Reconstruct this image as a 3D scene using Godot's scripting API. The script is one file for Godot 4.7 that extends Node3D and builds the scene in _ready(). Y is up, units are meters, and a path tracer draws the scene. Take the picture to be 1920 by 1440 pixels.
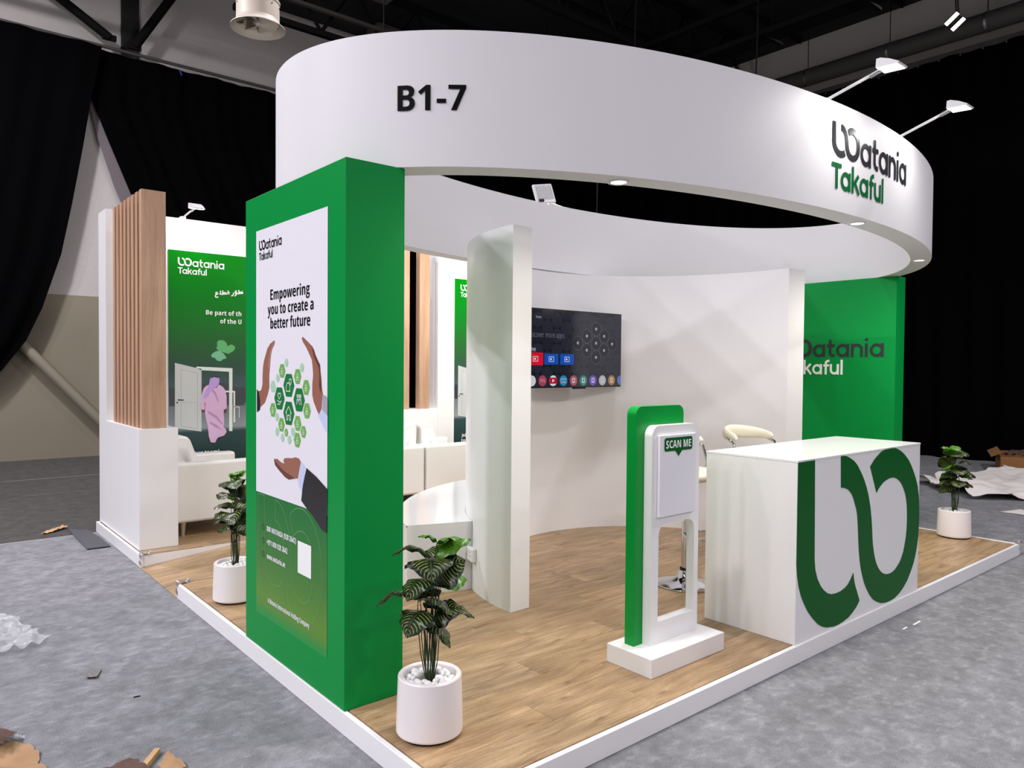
extends Node3D

# ---------------------------------------------------------------- shape data
const LOGO_U := [0, 1.015, 0.183, 1.015, 0.198, 0.445, 0.209, 0.382, 0.235, 0.327, 0.274, 0.279, 0.313, 0.247, 0.356, 0.222, 0.401, 0.208, 0.454, 0.203, 0.51, 0.204, 0.561, 0.213, 0.601, 0.226, 0.636, 0.252, 0.672, 0.288, 0.685, 0.236, 0.701, 0.201, 0.719, 0.17, 0.761, 0.099, 0.719, 0.067, 0.671, 0.044, 0.616, 0.024, 0.558, 0.014, 0.498, 0.008, 0.438, 0.009, 0.35, 0.023, 0.294, 0.041, 0.244, 0.068, 0.184, 0.113, 0.131, 0.162, 0.091, 0.21, 0.057, 0.259, 0.028, 0.319, 0.010, 0.384, 0, 0.45]
const LOGO_O := [0.487, 1.014, 0.56, 1.002, 0.61, 0.986, 0.655, 0.967, 0.699, 0.939, 0.732, 0.907, 0.768, 0.871, 0.8, 0.831, 0.828, 0.788, 0.852, 0.745, 0.87, 0.702, 0.885, 0.66, 0.905, 0.576, 0.914, 0.523, 0.92, 0.471, 0.929, 0.42, 0.943, 0.375, 0.96, 0.333, 0.98, 0.296, 1.007, 0.263, 1.041, 0.234, 1.082, 0.211, 1.126, 0.198, 1.169, 0.193, 1.211, 0.194, 1.257, 0.204, 1.296, 0.222, 1.331, 0.242, 1.357, 0.267, 1.386, 0.304, 1.405, 0.347, 1.423, 0.398, 1.433, 0.453, 1.436, 0.502, 1.434, 0.552, 1.429, 0.602, 1.416, 0.652, 1.399, 0.689, 1.374, 0.722, 1.344, 0.756, 1.307, 0.783, 1.261, 0.805, 1.206, 0.817, 1.151, 0.817, 1.098, 0.808, 1.061, 0.798, 1.029, 0.783, 0.995, 0.764, 0.966, 0.741, 0.87, 0.916, 0.929, 0.957, 0.974, 0.978, 1.019, 0.997, 1.065, 1.007, 1.113, 1.011, 1.166, 1.013, 1.222, 1.01, 1.28, 0.995, 1.336, 0.975, 1.391, 0.946, 1.442, 0.913, 1.486, 0.873, 1.525, 0.829, 1.565, 0.778, 1.598, 0.722, 1.621, 0.648, 1.63, 0.572, 1.633, 0.499, 1.63, 0.426, 1.622, 0.363, 1.606, 0.306, 1.584, 0.25, 1.557, 0.201, 1.509, 0.145, 1.456, 0.096, 1.396, 0.06, 1.331, 0.032, 1.264, 0.015, 1.195, 0.01, 1.127, 0.012, 1.062, 0.022, 0.998, 0.044, 0.944, 0.07, 0.895, 0.109, 0.851, 0.155, 0.816, 0.202, 0.792, 0.247, 0.77, 0.296, 0.755, 0.344, 0.742, 0.401, 0.733, 0.458, 0.727, 0.508, 0.721, 0.559, 0.715, 0.6, 0.707, 0.641, 0.695, 0.672, 0.676, 0.704, 0.656, 0.738, 0.632, 0.768, 0.606, 0.788, 0.579, 0.803, 0.539, 0.815, 0.495, 0.821]
const P_DOOR := [0.061, 1.009, 0.266, 0.959, 0.313, 0.937, 0.312, 0.322, 0.06, 0.37]
const P_DOORPANEL := [0.119, 0.945, 0.274, 0.908, 0.273, 0.355, 0.118, 0.384]
const P_FRAME := [0.264, 0.974, 0.62, 0.959, 0.619, 0.311, 0.586, 0.313, 0.586, 0.923, 0.313, 0.937, 0.313, 0.952, 0.264, 0.958]
const P_FRAME2 := [0.534, 0.729, 0.647, 0.725, 0.647, 0.402, 0.631, 0.402, 0.631, 0.709, 0.534, 0.714]
const P_FRAME3 := [0.631, 0.566, 0.692, 0.561, 0.692, 0.446, 0.686, 0.446, 0.686, 0.554, 0.631, 0.558]
const P_HANDLE := [0.087, 0.651, 0.147, 0.646, 0.147, 0.637, 0.087, 0.637]
const P_HILL1 := [0.009, 0.767, 0.061, 0.762, 0.06, 0.584, 0.009, 0.585]
const P_HILL2 := [0.312, 0.799, 0.375, 0.808, 0.463, 0.793, 0.521, 0.814, 0.588, 0.792, 0.679, 0.759, 0.743, 0.768, 0.743, 0.574, 0.312, 0.585]
const P_CLOUD1 := [0.464, 1.222, 0.481, 1.24, 0.508, 1.246, 0.539, 1.237, 0.561, 1.215, 0.57, 1.184, 0.606, 1.203, 0.638, 1.19, 0.65, 1.167, 0.629, 1.135, 0.579, 1.107, 0.534, 1.119, 0.481, 1.132, 0.459, 1.159, 0.468, 1.19]
const P_CLOUD2 := [0.406, 1.086, 0.42, 1.108, 0.455, 1.131, 0.499, 1.132, 0.534, 1.106, 0.561, 1.061, 0.525, 1.051, 0.499, 1.028, 0.463, 1.037, 0.441, 1.064, 0.415, 1.068]
const P_GHUTRA := [0.397, 0.861, 0.428, 0.877, 0.463, 0.875, 0.485, 0.861, 0.49, 0.825, 0.476, 0.789, 0.445, 0.753, 0.41, 0.736, 0.38, 0.682, 0.349, 0.647, 0.336, 0.665, 0.328, 0.665, 0.349, 0.719, 0.38, 0.772, 0.389, 0.817]
const P_AGAL := [0.4, 0.86, 0.428, 0.879, 0.463, 0.877, 0.483, 0.863, 0.476, 0.858, 0.454, 0.866, 0.428, 0.868, 0.403, 0.854]
const P_ROBE := [0.389, 0.794, 0.358, 0.781, 0.332, 0.755, 0.319, 0.71, 0.306, 0.657, 0.306, 0.55, 0.327, 0.536, 0.345, 0.549, 0.341, 0.62, 0.349, 0.602, 0.345, 0.504, 0.353, 0.45, 0.371, 0.386, 0.379, 0.314, 0.383, 0.269, 0.401, 0.209, 0.445, 0.202, 0.461, 0.237, 0.476, 0.255, 0.534, 0.27, 0.561, 0.305, 0.547, 0.342, 0.529, 0.357, 0.536, 0.434, 0.529, 0.498, 0.532, 0.534, 0.561, 0.547, 0.561, 0.67, 0.547, 0.734, 0.521, 0.77, 0.481, 0.793, 0.463, 0.762, 0.428, 0.744]
const P_HANDL := [0.308, 0.55, 0.34, 0.547, 0.345, 0.522, 0.327, 0.509, 0.313, 0.527]
const P_HANDR := [0.53, 0.538, 0.559, 0.547, 0.561, 0.515, 0.545, 0.495, 0.53, 0.511]
const P_SHOE1 := [0.392, 0.238, 0.427, 0.239, 0.429, 0.207, 0.41, 0.192, 0.387, 0.2]
const P_SHOE2 := [0.457, 0.292, 0.488, 0.296, 0.504, 0.235, 0.486, 0.215, 0.465, 0.231]
const P_FOLD1 := [0.41, 0.731, 0.428, 0.744, 0.454, 0.708, 0.481, 0.617, 0.472, 0.613, 0.441, 0.69]
const P_FOLD2 := [0.375, 0.53, 0.463, 0.473, 0.516, 0.398, 0.507, 0.389, 0.445, 0.455, 0.375, 0.507]
const P_FOLD3 := [0.392, 0.421, 0.463, 0.382, 0.516, 0.325, 0.454, 0.356, 0.392, 0.399]
const H_LEFT := [0.244, 1.459, 0.252, 1.453, 0.249, 1.44, 0.215, 1.413, 0.203, 1.39, 0.194, 1.358, 0.189, 1.326, 0.18, 1.289, 0.178, 1.252, 0.18, 1.215, 0.157, 1.177, 0.121, 1.134, 0.06, 1.109, 0.035, 1.192, 0.072, 1.198, 0.09, 1.231, 0.09, 1.269, 0.096, 1.316, 0.109, 1.353, 0.133, 1.386, 0.156, 1.418, 0.192, 1.441]
const LEFT_HAND_TINT := [0.244, 1.459, 0.252, 1.453, 0.247, 1.44, 0.215, 1.413, 0.201, 1.385, 0.192, 1.353, 0.182, 1.312, 0.168, 1.316, 0.174, 1.358, 0.186, 1.39, 0.209, 1.417, 0.232, 1.44]
const H_LEFTCUFF := [0.014, 1.203, 0.041, 1.187, 0.057, 1.145, 0.06, 1.108, 0.054, 1.093, 0.014, 1.078]
const H_RIGHT := [0.585, 1.469, 0.599, 1.463, 0.639, 1.445, 0.687, 1.423, 0.707, 1.406, 0.724, 1.382, 0.752, 1.353, 0.771, 1.337, 0.775, 1.308, 0.785, 1.264, 0.789, 1.231, 0.803, 1.199, 0.808, 1.167, 0.79, 1.138, 0.761, 1.107, 0.735, 1.131, 0.707, 1.163, 0.692, 1.195, 0.692, 1.245, 0.701, 1.287, 0.696, 1.32, 0.687, 1.357, 0.658, 1.386, 0.629, 1.414, 0.59, 1.442, 0.577, 1.459]
const RIGHT_HAND_TINT := [0.687, 1.423, 0.707, 1.406, 0.724, 1.382, 0.754, 1.351, 0.773, 1.335, 0.776, 1.308, 0.786, 1.264, 0.791, 1.227, 0.78, 1.207, 0.762, 1.239, 0.766, 1.288, 0.76, 1.32, 0.734, 1.345, 0.71, 1.369, 0.696, 1.394]
const H_RIGHTCUFF := [0.8, 1.198, 0.83, 1.196, 0.851, 1.185, 0.851, 1.025, 0.826, 1.039, 0.753, 1.103, 0.79, 1.126]
const H_RIGHTSLEEVE := [0.8, 1.198, 0.83, 1.196, 0.851, 1.185, 0.851, 1.105, 0.799, 1.13]
const H_LOW := [0.243, 0.849, 0.284, 0.855, 0.334, 0.842, 0.373, 0.839, 0.362, 0.854, 0.373, 0.866, 0.416, 0.872, 0.469, 0.876, 0.5, 0.884, 0.545, 0.883, 0.57, 0.867, 0.562, 0.832, 0.542, 0.785, 0.501, 0.78, 0.427, 0.766, 0.384, 0.772, 0.307, 0.799, 0.257, 0.82]
const LOW_HAND_TINT := [0.243, 0.849, 0.257, 0.82, 0.307, 0.799, 0.384, 0.772, 0.427, 0.766, 0.501, 0.78, 0.459, 0.789, 0.395, 0.797, 0.334, 0.813]
const H_LOWCUFF := [0.57, 0.87, 0.633, 0.846, 0.606, 0.794, 0.582, 0.723, 0.552, 0.745, 0.532, 0.776]
const H_LOWSLEEVE := [0.633, 0.846, 0.736, 0.818, 0.849, 0.775, 0.843, 0.573, 0.793, 0.58, 0.699, 0.63, 0.622, 0.66, 0.574, 0.683, 0.592, 0.758]
const HEXES := [0.426, 1.2325, 0.065, 0.058, 0, 0.311, 1.1635, 0.064, 0.058, 0, 0.546, 1.1655, 0.064, 0.058, 0, 0.426, 1.0945, 0.066, 0.058, 0, 0.344, 1.3035, 0.039, 0.037, 1, 0.529, 1.2775, 0.041, 0.036, 1, 0.625, 1.2275, 0.04, 0.036, 1, 0.228, 1.1015, 0.04, 0.036, 1, 0.634, 1.117, 0.041, 0.037, 1, 0.337, 1.032, 0.039, 0.037, 1, 0.53, 1.051, 0.041, 0.037, 1, 0.396, 0.997, 0.022, 0.021, 1, 0.595, 1.015, 0.032, 0.03, 1, 0.526, 0.97, 0.04, 0.037, 1, 0.397, 1.344, 0.022, 0.021, 2, 0.578, 1.321, 0.023, 0.021, 2, 0.291, 1.267, 0.022, 0.022, 2, 0.229, 1.222, 0.033, 0.031, 2, 0.281, 1.068, 0.023, 0.022, 2, 0.283, 0.993, 0.024, 0.021, 2, 0.351, 0.968, 0.023, 0.021, 2, 0.434, 0.963, 0.023, 0.021, 2, 0.475, 1.006, 0.023, 0.021, 2]
const B_WHITE := [-0.003, 2.041, 0.843, 2.045, 0.85, 0.646, 0.013, 0.655]


# booth measures (metres)
const DECK := 0.1                # top of the platform
const RING_C := Vector3(3.106, 0, -1.569)
const RING_A := 3.088
const RING_B := 1.58
const RING_W := 0.156
const RING_TURN := -0.039
const RING_LOW := 2.517
const RING_HIGH := 3.127

# lamp energies: eight high bays, canopy downlights, canopy arm lamps, lounge arm lamps, far flood
const LAMP := [86.0, 82.0, 48.0, 46.0, 29.0, 13.0, 25.0, 8.0, 2.05, 0.5, 0.4, 10.0]

var M := {}
var used := {}
var rng := RandomNumberGenerator.new()


# ---------------------------------------------------------------- naming
func numbered(called: String) -> String:
	var n: int = used.get(called, 0)
	used[called] = n + 1
	return called if n == 0 else "%s_%03d" % [called, n]


func tag(o: Node3D, label: String, category: String, group := "", kind := "") -> void:
	if label: o.set_meta("label", label)
	if category: o.set_meta("category", category)
	if group: o.set_meta("group", group)
	if kind: o.set_meta("kind", kind)


func thing(called: String, label: String, category: String, at := Vector3.ZERO, turn := 0.0, group := "") -> Node3D:
	var o := Node3D.new()
	o.name = numbered(called)
	add_child(o)
	o.position = at
	o.rotation.y = turn
	tag(o, label, category, group)
	return o


# a part whose mesh is written in the thing's own axes
func part(called: String, st: SurfaceTool, m: Material, parent: Node3D, label := "") -> MeshInstance3D:
	return piece(called, st.commit(), m, parent, label)


func piece(called: String, mesh: Mesh, m: Material, parent: Node3D, label := "") -> MeshInstance3D:
	var o := MeshInstance3D.new()
	o.name = called
	o.mesh = mesh
	o.material_override = m
	parent.add_child(o, true)
	if label: o.set_meta("label", label)
	return o


# a part whose mesh is written in world axes, under a thing that stands at its base
func wpart(called: String, st: SurfaceTool, m: Material, parent: Node3D, label := "") -> MeshInstance3D:
	var o := part(called, st, m, parent, label)
	o.position = -parent.position
	return o


func solo(called: String, st: SurfaceTool, m: Material, label: String, category: String, group := "", kind := "") -> MeshInstance3D:
	var o := MeshInstance3D.new()
	o.name = numbered(called)
	o.mesh = st.commit()
	o.material_override = m
	add_child(o)
	tag(o, label, category, group, kind)
	return o


func structure(called: String, st: SurfaceTool, m: Material) -> MeshInstance3D:
	return solo(called, st, m, "", "", "", "structure")


func copy(o: Node3D, called: String) -> Node3D:
	var d: Node3D = o.duplicate()
	d.name = numbered(called)
	add_child(d)
	return d


# ---------------------------------------------------------------- mesh tools
func S() -> SurfaceTool:
	var st := SurfaceTool.new()
	st.begin(Mesh.PRIMITIVE_TRIANGLES)
	return st


func put(st: SurfaceTool, p: Vector3, n: Vector3, uv := Vector2.ZERO) -> void:
	st.set_normal(n)
	st.set_uv(uv)
	st.add_vertex(p)


func tri(st: SurfaceTool, a: Vector3, b: Vector3, c: Vector3, na: Vector3, nb: Vector3, nc: Vector3, ua := Vector2.ZERO, ub := Vector2.ZERO, uc := Vector2.ZERO) -> void:
	if (b - a).cross(c - a).dot(na + nb + nc) > 0.0:
		put(st, a, na, ua); put(st, c, nc, uc); put(st, b, nb, ub)
	else:
		put(st, a, na, ua); put(st, b, nb, ub); put(st, c, nc, uc)


func quad(st: SurfaceTool, a: Vector3, b: Vector3, c: Vector3, d: Vector3, n: Vector3, ua := Vector2(0, 0), ub := Vector2(1, 0), uc := Vector2(1, 1), ud := Vector2(0, 1)) -> void:
	tri(st, a, b, c, n, n, n, ua, ub, uc)
	tri(st, a, c, d, n, n, n, ua, uc, ud)


# plain box between two corners
func box(st: SurfaceTool, lo: Vector3, hi: Vector3) -> void:
	obox(st, Transform3D(Basis(), (lo + hi) / 2), hi - lo)


func obox(st: SurfaceTool, xf: Transform3D, size: Vector3) -> void:
	var h := size / 2
	for ax in 3:
		var u := Vector3.ZERO; u[(ax + 1) % 3] = h[(ax + 1) % 3]
		var v := Vector3.ZERO; v[(ax + 2) % 3] = h[(ax + 2) % 3]
		for s in [-1.0, 1.0]:
			var n := Vector3.ZERO; n[ax] = s
			var c: Vector3 = n * h[ax]
			quad(st, xf * (c - u - v), xf * (c + u - v), xf * (c + u + v), xf * (c - u + v), xf.basis * n)


# box with rounded edges
func rbox(st: SurfaceTool, lo: Vector3, hi: Vector3, r := 0.004, seg := 1) -> void:
	orbox(st, Transform3D(Basis(), (lo + hi) / 2), hi - lo, r, seg)


func orbox(st: SurfaceTool, xf: Transform3D, size: Vector3, r := 0.004, seg := 1) -> void:
	r = minf(r, minf(size.x, minf(size.y, size.z)) * 0.499)
	var core := size / 2 - Vector3.ONE * r
	var rows := []
	for half in 2:
		for i in seg + 1:
			var la := PI / 2 * (half + float(i) / seg)
			var row := []
			for q in 4:
				for j in seg + 1:
					var lo := PI / 2 * (q + float(j) / seg)
					var d := Vector3(sin(la) * cos(lo), cos(la), sin(la) * sin(lo))
					var sx := 1.0 if q == 0 or q == 3 else -1.0
					var sz := 1.0 if q < 2 else -1.0
					var sy := 1.0 if half == 0 else -1.0
					row.append([xf * (Vector3(core.x * sx, core.y * sy, core.z * sz) + d * r), (xf.basis * d).normalized()])
			rows.append(row)
	var w: int = rows[0].size()
	for i in rows.size() - 1:
		for j in w:
			var k := (j + 1) % w
			var a = rows[i][j]; var b = rows[i][k]; var c = rows[i + 1][k]; var d = rows[i + 1][j]
			tri(st, a[0], b[0], c[0], a[1], b[1], c[1])
			tri(st, a[0], c[0], d[0], a[1], c[1], d[1])
	for e in [0, rows.size() - 1]:
		var R = rows[e]
		var g := seg + 1
		var n: Vector3 = xf.basis * Vector3(0, 1.0 if e == 0 else -1.0, 0)
		quad(st, R[0][0], R[g][0], R[2 * g][0], R[3 * g][0], n)


# smooth sheet through a grid of points
func patch(st: SurfaceTool, rows: Array, around := false, out_from = null, uvs := Vector2.ONE) -> void:
	var h := rows.size()
	var w: int = rows[0].size()
	var nn := []
	for i in h:
		var nr := PackedVector3Array()
		for j in w:
			var l: Vector3 = rows[i][(j - 1 + w) % w] if around or j > 0 else rows[i][j]
			var r: Vector3 = rows[i][(j + 1) % w] if around or j < w - 1 else rows[i][j]
			var u: Vector3 = rows[maxi(i - 1, 0)][j]
			var d: Vector3 = rows[mini(i + 1, h - 1)][j]
			var n := (r - l).cross(d - u)
			if n.length_squared() < 1e-14: n = Vector3.UP
			n = n.normalized()
			nr.append(n)
		nn.append(nr)
	var flip := 1.0
	if out_from != null:
		var s := 0.0
		for i in h:
			for j in w:
				s += nn[i][j].dot(rows[i][j] - out_from)
		flip = -1.0 if s < 0 else 1.0
	for i in h - 1:
		for j in (w if around else w - 1):
			var k := (j + 1) % w
			var ua := Vector2(float(j) / (w - 1), float(i) / (h - 1)) * uvs
			var ub := Vector2(float(j + 1) / (w - 1), float(i) / (h - 1)) * uvs
			var uc := Vector2(float(j + 1) / (w - 1), float(i + 1) / (h - 1)) * uvs
			var ud := Vector2(float(j) / (w - 1), float(i + 1) / (h - 1)) * uvs
			tri(st, rows[i][j], rows[i][k], rows[i + 1][k], nn[i][j] * flip, nn[i][k] * flip, nn[i + 1][k] * flip, ua, ub, uc)
			tri(st, rows[i][j], rows[i + 1][k], rows[i + 1][j], nn[i][j] * flip, nn[i + 1][k] * flip, nn[i + 1][j] * flip, ua, uc, ud)


func tube(st: SurfaceTool, pts: Array, r, seg := 10, caps := true) -> void:
	var rows := []
	var side := Vector3.ZERO
	for i in pts.size():
		var t: Vector3 = (pts[mini(i + 1, pts.size() - 1)] - pts[maxi(i - 1, 0)]).normalized()
		if i == 0: side = t.cross(Vector3.UP if absf(t.y) < 0.9 else Vector3.RIGHT).normalized()
		side = (side - t * side.dot(t)).normalized()
		var up := t.cross(side)
		var rr: float = r if not (r is Array) else r[i]
		var row := PackedVector3Array()
		for j in seg:
			var a := TAU * j / seg
			row.append(pts[i] + (side * cos(a) + up * sin(a)) * rr)
		rows.append(row)
	var nrm := []
	for i in rows.size():
		var nr := PackedVector3Array()
		for j in seg: nr.append((rows[i][j] - pts[i]).normalized())
		nrm.append(nr)
	for i in rows.size() - 1:
		for j in seg:
			var k := (j + 1) % seg
			tri(st, rows[i][j], rows[i][k], rows[i + 1][k], nrm[i][j], nrm[i][k], nrm[i + 1][k])
			tri(st, rows[i][j], rows[i + 1][k], rows[i + 1][j], nrm[i][j], nrm[i + 1][k], nrm[i + 1][j])
	if caps:
		for e in [0, rows.size() - 1]:
			var n: Vector3 = (pts[0] - pts[1]).normalized() if e == 0 else (pts[-1] - pts[-2]).normalized()
			for j in range(1, seg - 1):
				tri(st, rows[e][0], rows[e][j], rows[e][j + 1], n, n, n)


# turned shape: profile of (radius, height), each step its own face
func lathe(st: SurfaceTool, prof: Array, at := Vector3.ZERO, seg := 32, smooth := false) -> void:
	for i in prof.size() - 1:
		var p: Vector2 = prof[i]; var q: Vector2 = prof[i + 1]
		var t0 := q - p; var t1 := q - p
		if smooth:
			t0 = q - (prof[i - 1] if i > 0 else p)
			t1 = (prof[i + 2] if i + 2 < prof.size() else q) - p
		for j in seg:
			var a := TAU * j / seg; var b := TAU * (j + 1) / seg
			var da := Vector3(cos(a), 0, sin(a)); var db := Vector3(cos(b), 0, sin(b))
			var n0a := (da * t0.y - Vector3.UP * t0.x).normalized(); var n0b := (db * t0.y - Vector3.UP * t0.x).normalized()
			var n1a := (da * t1.y - Vector3.UP * t1.x).normalized(); var n1b := (db * t1.y - Vector3.UP * t1.x).normalized()
			var A := at + da * p.x + Vector3.UP * p.y; var B := at + db * p.x + Vector3.UP * p.y
			var C := at + db * q.x + Vector3.UP * q.y; var D := at + da * q.x + Vector3.UP * q.y
			if p.x > 1e-6: tri(st, A, B, C, n0a, n0b, n1b)
			if q.x > 1e-6: tri(st, A, C, D, n0a, n1b, n1a)


func poly(flat: Array, sc := 1.0, off := Vector2.ZERO) -> PackedVector2Array:
	var out := PackedVector2Array()
	for i in range(0, flat.size(), 2):
		out.append(Vector2(flat[i], flat[i + 1]) * sc + off)
	return out


# solid slab of a 2D outline; xf maps x, y to the outline and z to its depth
func prism(st: SurfaceTool, outline: PackedVector2Array, depth: float, xf: Transform3D, back := true) -> void:
	var idx := Geometry2D.triangulate_polygon(outline)
	var nf := (xf.basis * Vector3(0, 0, 1)).normalized()
	for i in range(0, idx.size(), 3):
		var a := outline[idx[i]]; var b := outline[idx[i + 1]]; var c := outline[idx[i + 2]]
		tri(st, xf * Vector3(a.x, a.y, 0), xf * Vector3(b.x, b.y, 0), xf * Vector3(c.x, c.y, 0), nf, nf, nf, a, b, c)
		if back: tri(st, xf * Vector3(a.x, a.y, -depth), xf * Vector3(b.x, b.y, -depth), xf * Vector3(c.x, c.y, -depth), -nf, -nf, -nf)
	var ccw := not Geometry2D.is_polygon_clockwise(outline)
	for i in outline.size():
		var a := outline[i]; var b := outline[(i + 1) % outline.size()]
		var e := b - a
		var n2 := Vector2(e.y, -e.x).normalized() * (1.0 if ccw else -1.0)
		quad(st, xf * Vector3(a.x, a.y, 0), xf * Vector3(b.x, b.y, 0), xf * Vector3(b.x, b.y, -depth), xf * Vector3(a.x, a.y, -depth), (xf.basis * Vector3(n2.x, n2.y, 0)).normalized())


func rounded(lo: Vector2, hi: Vector2, r: float, seg := 8, low_r := -1.0) -> PackedVector2Array:
	var out := PackedVector2Array()
	if low_r < 0: low_r = r
	for q in 4:
		var rr := r if q < 2 else low_r
		var c := Vector2(hi.x - rr if q == 0 or q == 3 else lo.x + rr, hi.y - rr if q < 2 else lo.y + rr)
		if rr < 1e-5:
			out.append(c)
			continue
		for j in seg + 1:
			var a := PI / 2 * (q + float(j) / seg)
			out.append(c + Vector2(cos(a), sin(a)) * rr)
	return out


func ellipse(c: Vector2, rx: float, ry: float, seg := 24) -> PackedVector2Array:
	var out := PackedVector2Array()
	for j in seg: out.append(c + Vector2(cos(TAU * j / seg) * rx, sin(TAU * j / seg) * ry))
	return out


# ---------------------------------------------------------------- printing: flat sheets of colour on a surface
class Sheet:
	var xf: Transform3D
	func _init(t: Transform3D): xf = t
	func at(v: Vector2, lift: float) -> Vector3: return xf * Vector3(v.x, v.y, lift)
	func up(_v: Vector2) -> Vector3: return (xf.basis * Vector3(0, 0, 1)).normalized()


class RingSheet extends Sheet:
	var a: float
	var b: float
	var turn: float
	var c: Vector3
	var table := []          # [arc length, angle], from the starting angle towards +x
	func _init(centre: Vector3, ra: float, rb: float, trn: float, start: float):
		super(Transform3D())
		c = centre; a = ra; b = rb; turn = trn
		var s := 0.0
		var t := start
		var p := flat(t)
		table.append([0.0, t])
		while t > start - 1.2:
			t -= 0.004
			var q := flat(t)
			s += p.distance_to(q)
			p = q
			table.append([s, t])
	func flat(t: float) -> Vector3:
		return c + Vector3(a * cos(t), 0, b * sin(t)).rotated(Vector3.UP, -turn)
	func angle(s: float) -> float:
		if s <= 0: return table[0][1] + s * (table[1][1] - table[0][1]) / table[1][0]
		for i in range(1, table.size()):
			if table[i][0] >= s:
				return lerpf(table[i - 1][1], table[i][1], (s - table[i - 1][0]) / (table[i][0] - table[i - 1][0]))
		return table[-1][1]
	func up(v: Vector2) -> Vector3:
		var t := angle(v.x)
		return Vector3(b * cos(t), 0, a * sin(t)).rotated(Vector3.UP, -turn).normalized()
	func at(v: Vector2, lift: float) -> Vector3:
		return flat(angle(v.x)) + Vector3.UP * v.y + up(v) * lift


func pfill(st: SurfaceTool, sh: Sheet, outline: PackedVector2Array, lift := 0.002, uv_box := Rect2(0, 0, 1, 1)) -> void:
	var idx := Geometry2D.triangulate_polygon(outline)
	for i in range(0, idx.size(), 3):
		var p := [outline[idx[i]], outline[idx[i + 1]], outline[idx[i + 2]]]
		var t := p.map(func(v): return Vector2((v.x - uv_box.position.x) / uv_box.size.x, 1.0 - (v.y - uv_box.position.y) / uv_box.size.y))
		tri(st, sh.at(p[0], lift), sh.at(p[1], lift), sh.at(p[2], lift), sh.up(p[0]), sh.up(p[1]), sh.up(p[2]), t[0], t[1], t[2])


func pline(st: SurfaceTool, sh: Sheet, pts: PackedVector2Array, w: float, lift := 0.002, closed := false) -> void:
	var n := pts.size()
	var l := PackedVector2Array(); var r := PackedVector2Array()
	for i in n:
		var p := pts[(i - 1 + n) % n] if closed or i > 0 else pts[i]
		var q := pts[(i + 1) % n] if closed or i < n - 1 else pts[i]
		var d1 := (pts[i] - p).normalized(); var d2 := (q - pts[i]).normalized()
		if d1 == Vector2.ZERO: d1 = d2
		if d2 == Vector2.ZERO: d2 = d1
		var m := (d1 + d2).normalized()
		if m == Vector2.ZERO: m = d1
		var nn := Vector2(-m.y, m.x)
		var k := w / 2 / maxf(0.35, nn.dot(Vector2(-d1.y, d1.x)))
		l.append(pts[i] + nn * k); r.append(pts[i] - nn * k)
	for i in (n if closed else n - 1):
		var k := (i + 1) % n
		tri(st, sh.at(l[i], lift), sh.at(r[i], lift), sh.at(r[k], lift), sh.up(l[i]), sh.up(r[i]), sh.up(r[k]))
		tri(st, sh.at(l[i], lift), sh.at(r[k], lift), sh.at(l[k], lift), sh.up(l[i]), sh.up(r[k]), sh.up(l[k]))


func arc(c: Vector2, r: Vector2, a0: float, a1: float, seg := 18) -> PackedVector2Array:
	var out := PackedVector2Array()
	for i in seg + 1:
		var a := deg_to_rad(lerpf(a0, a1, float(i) / seg))
		out.append(c + Vector2(cos(a), sin(a)) * r)
	return out


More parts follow.
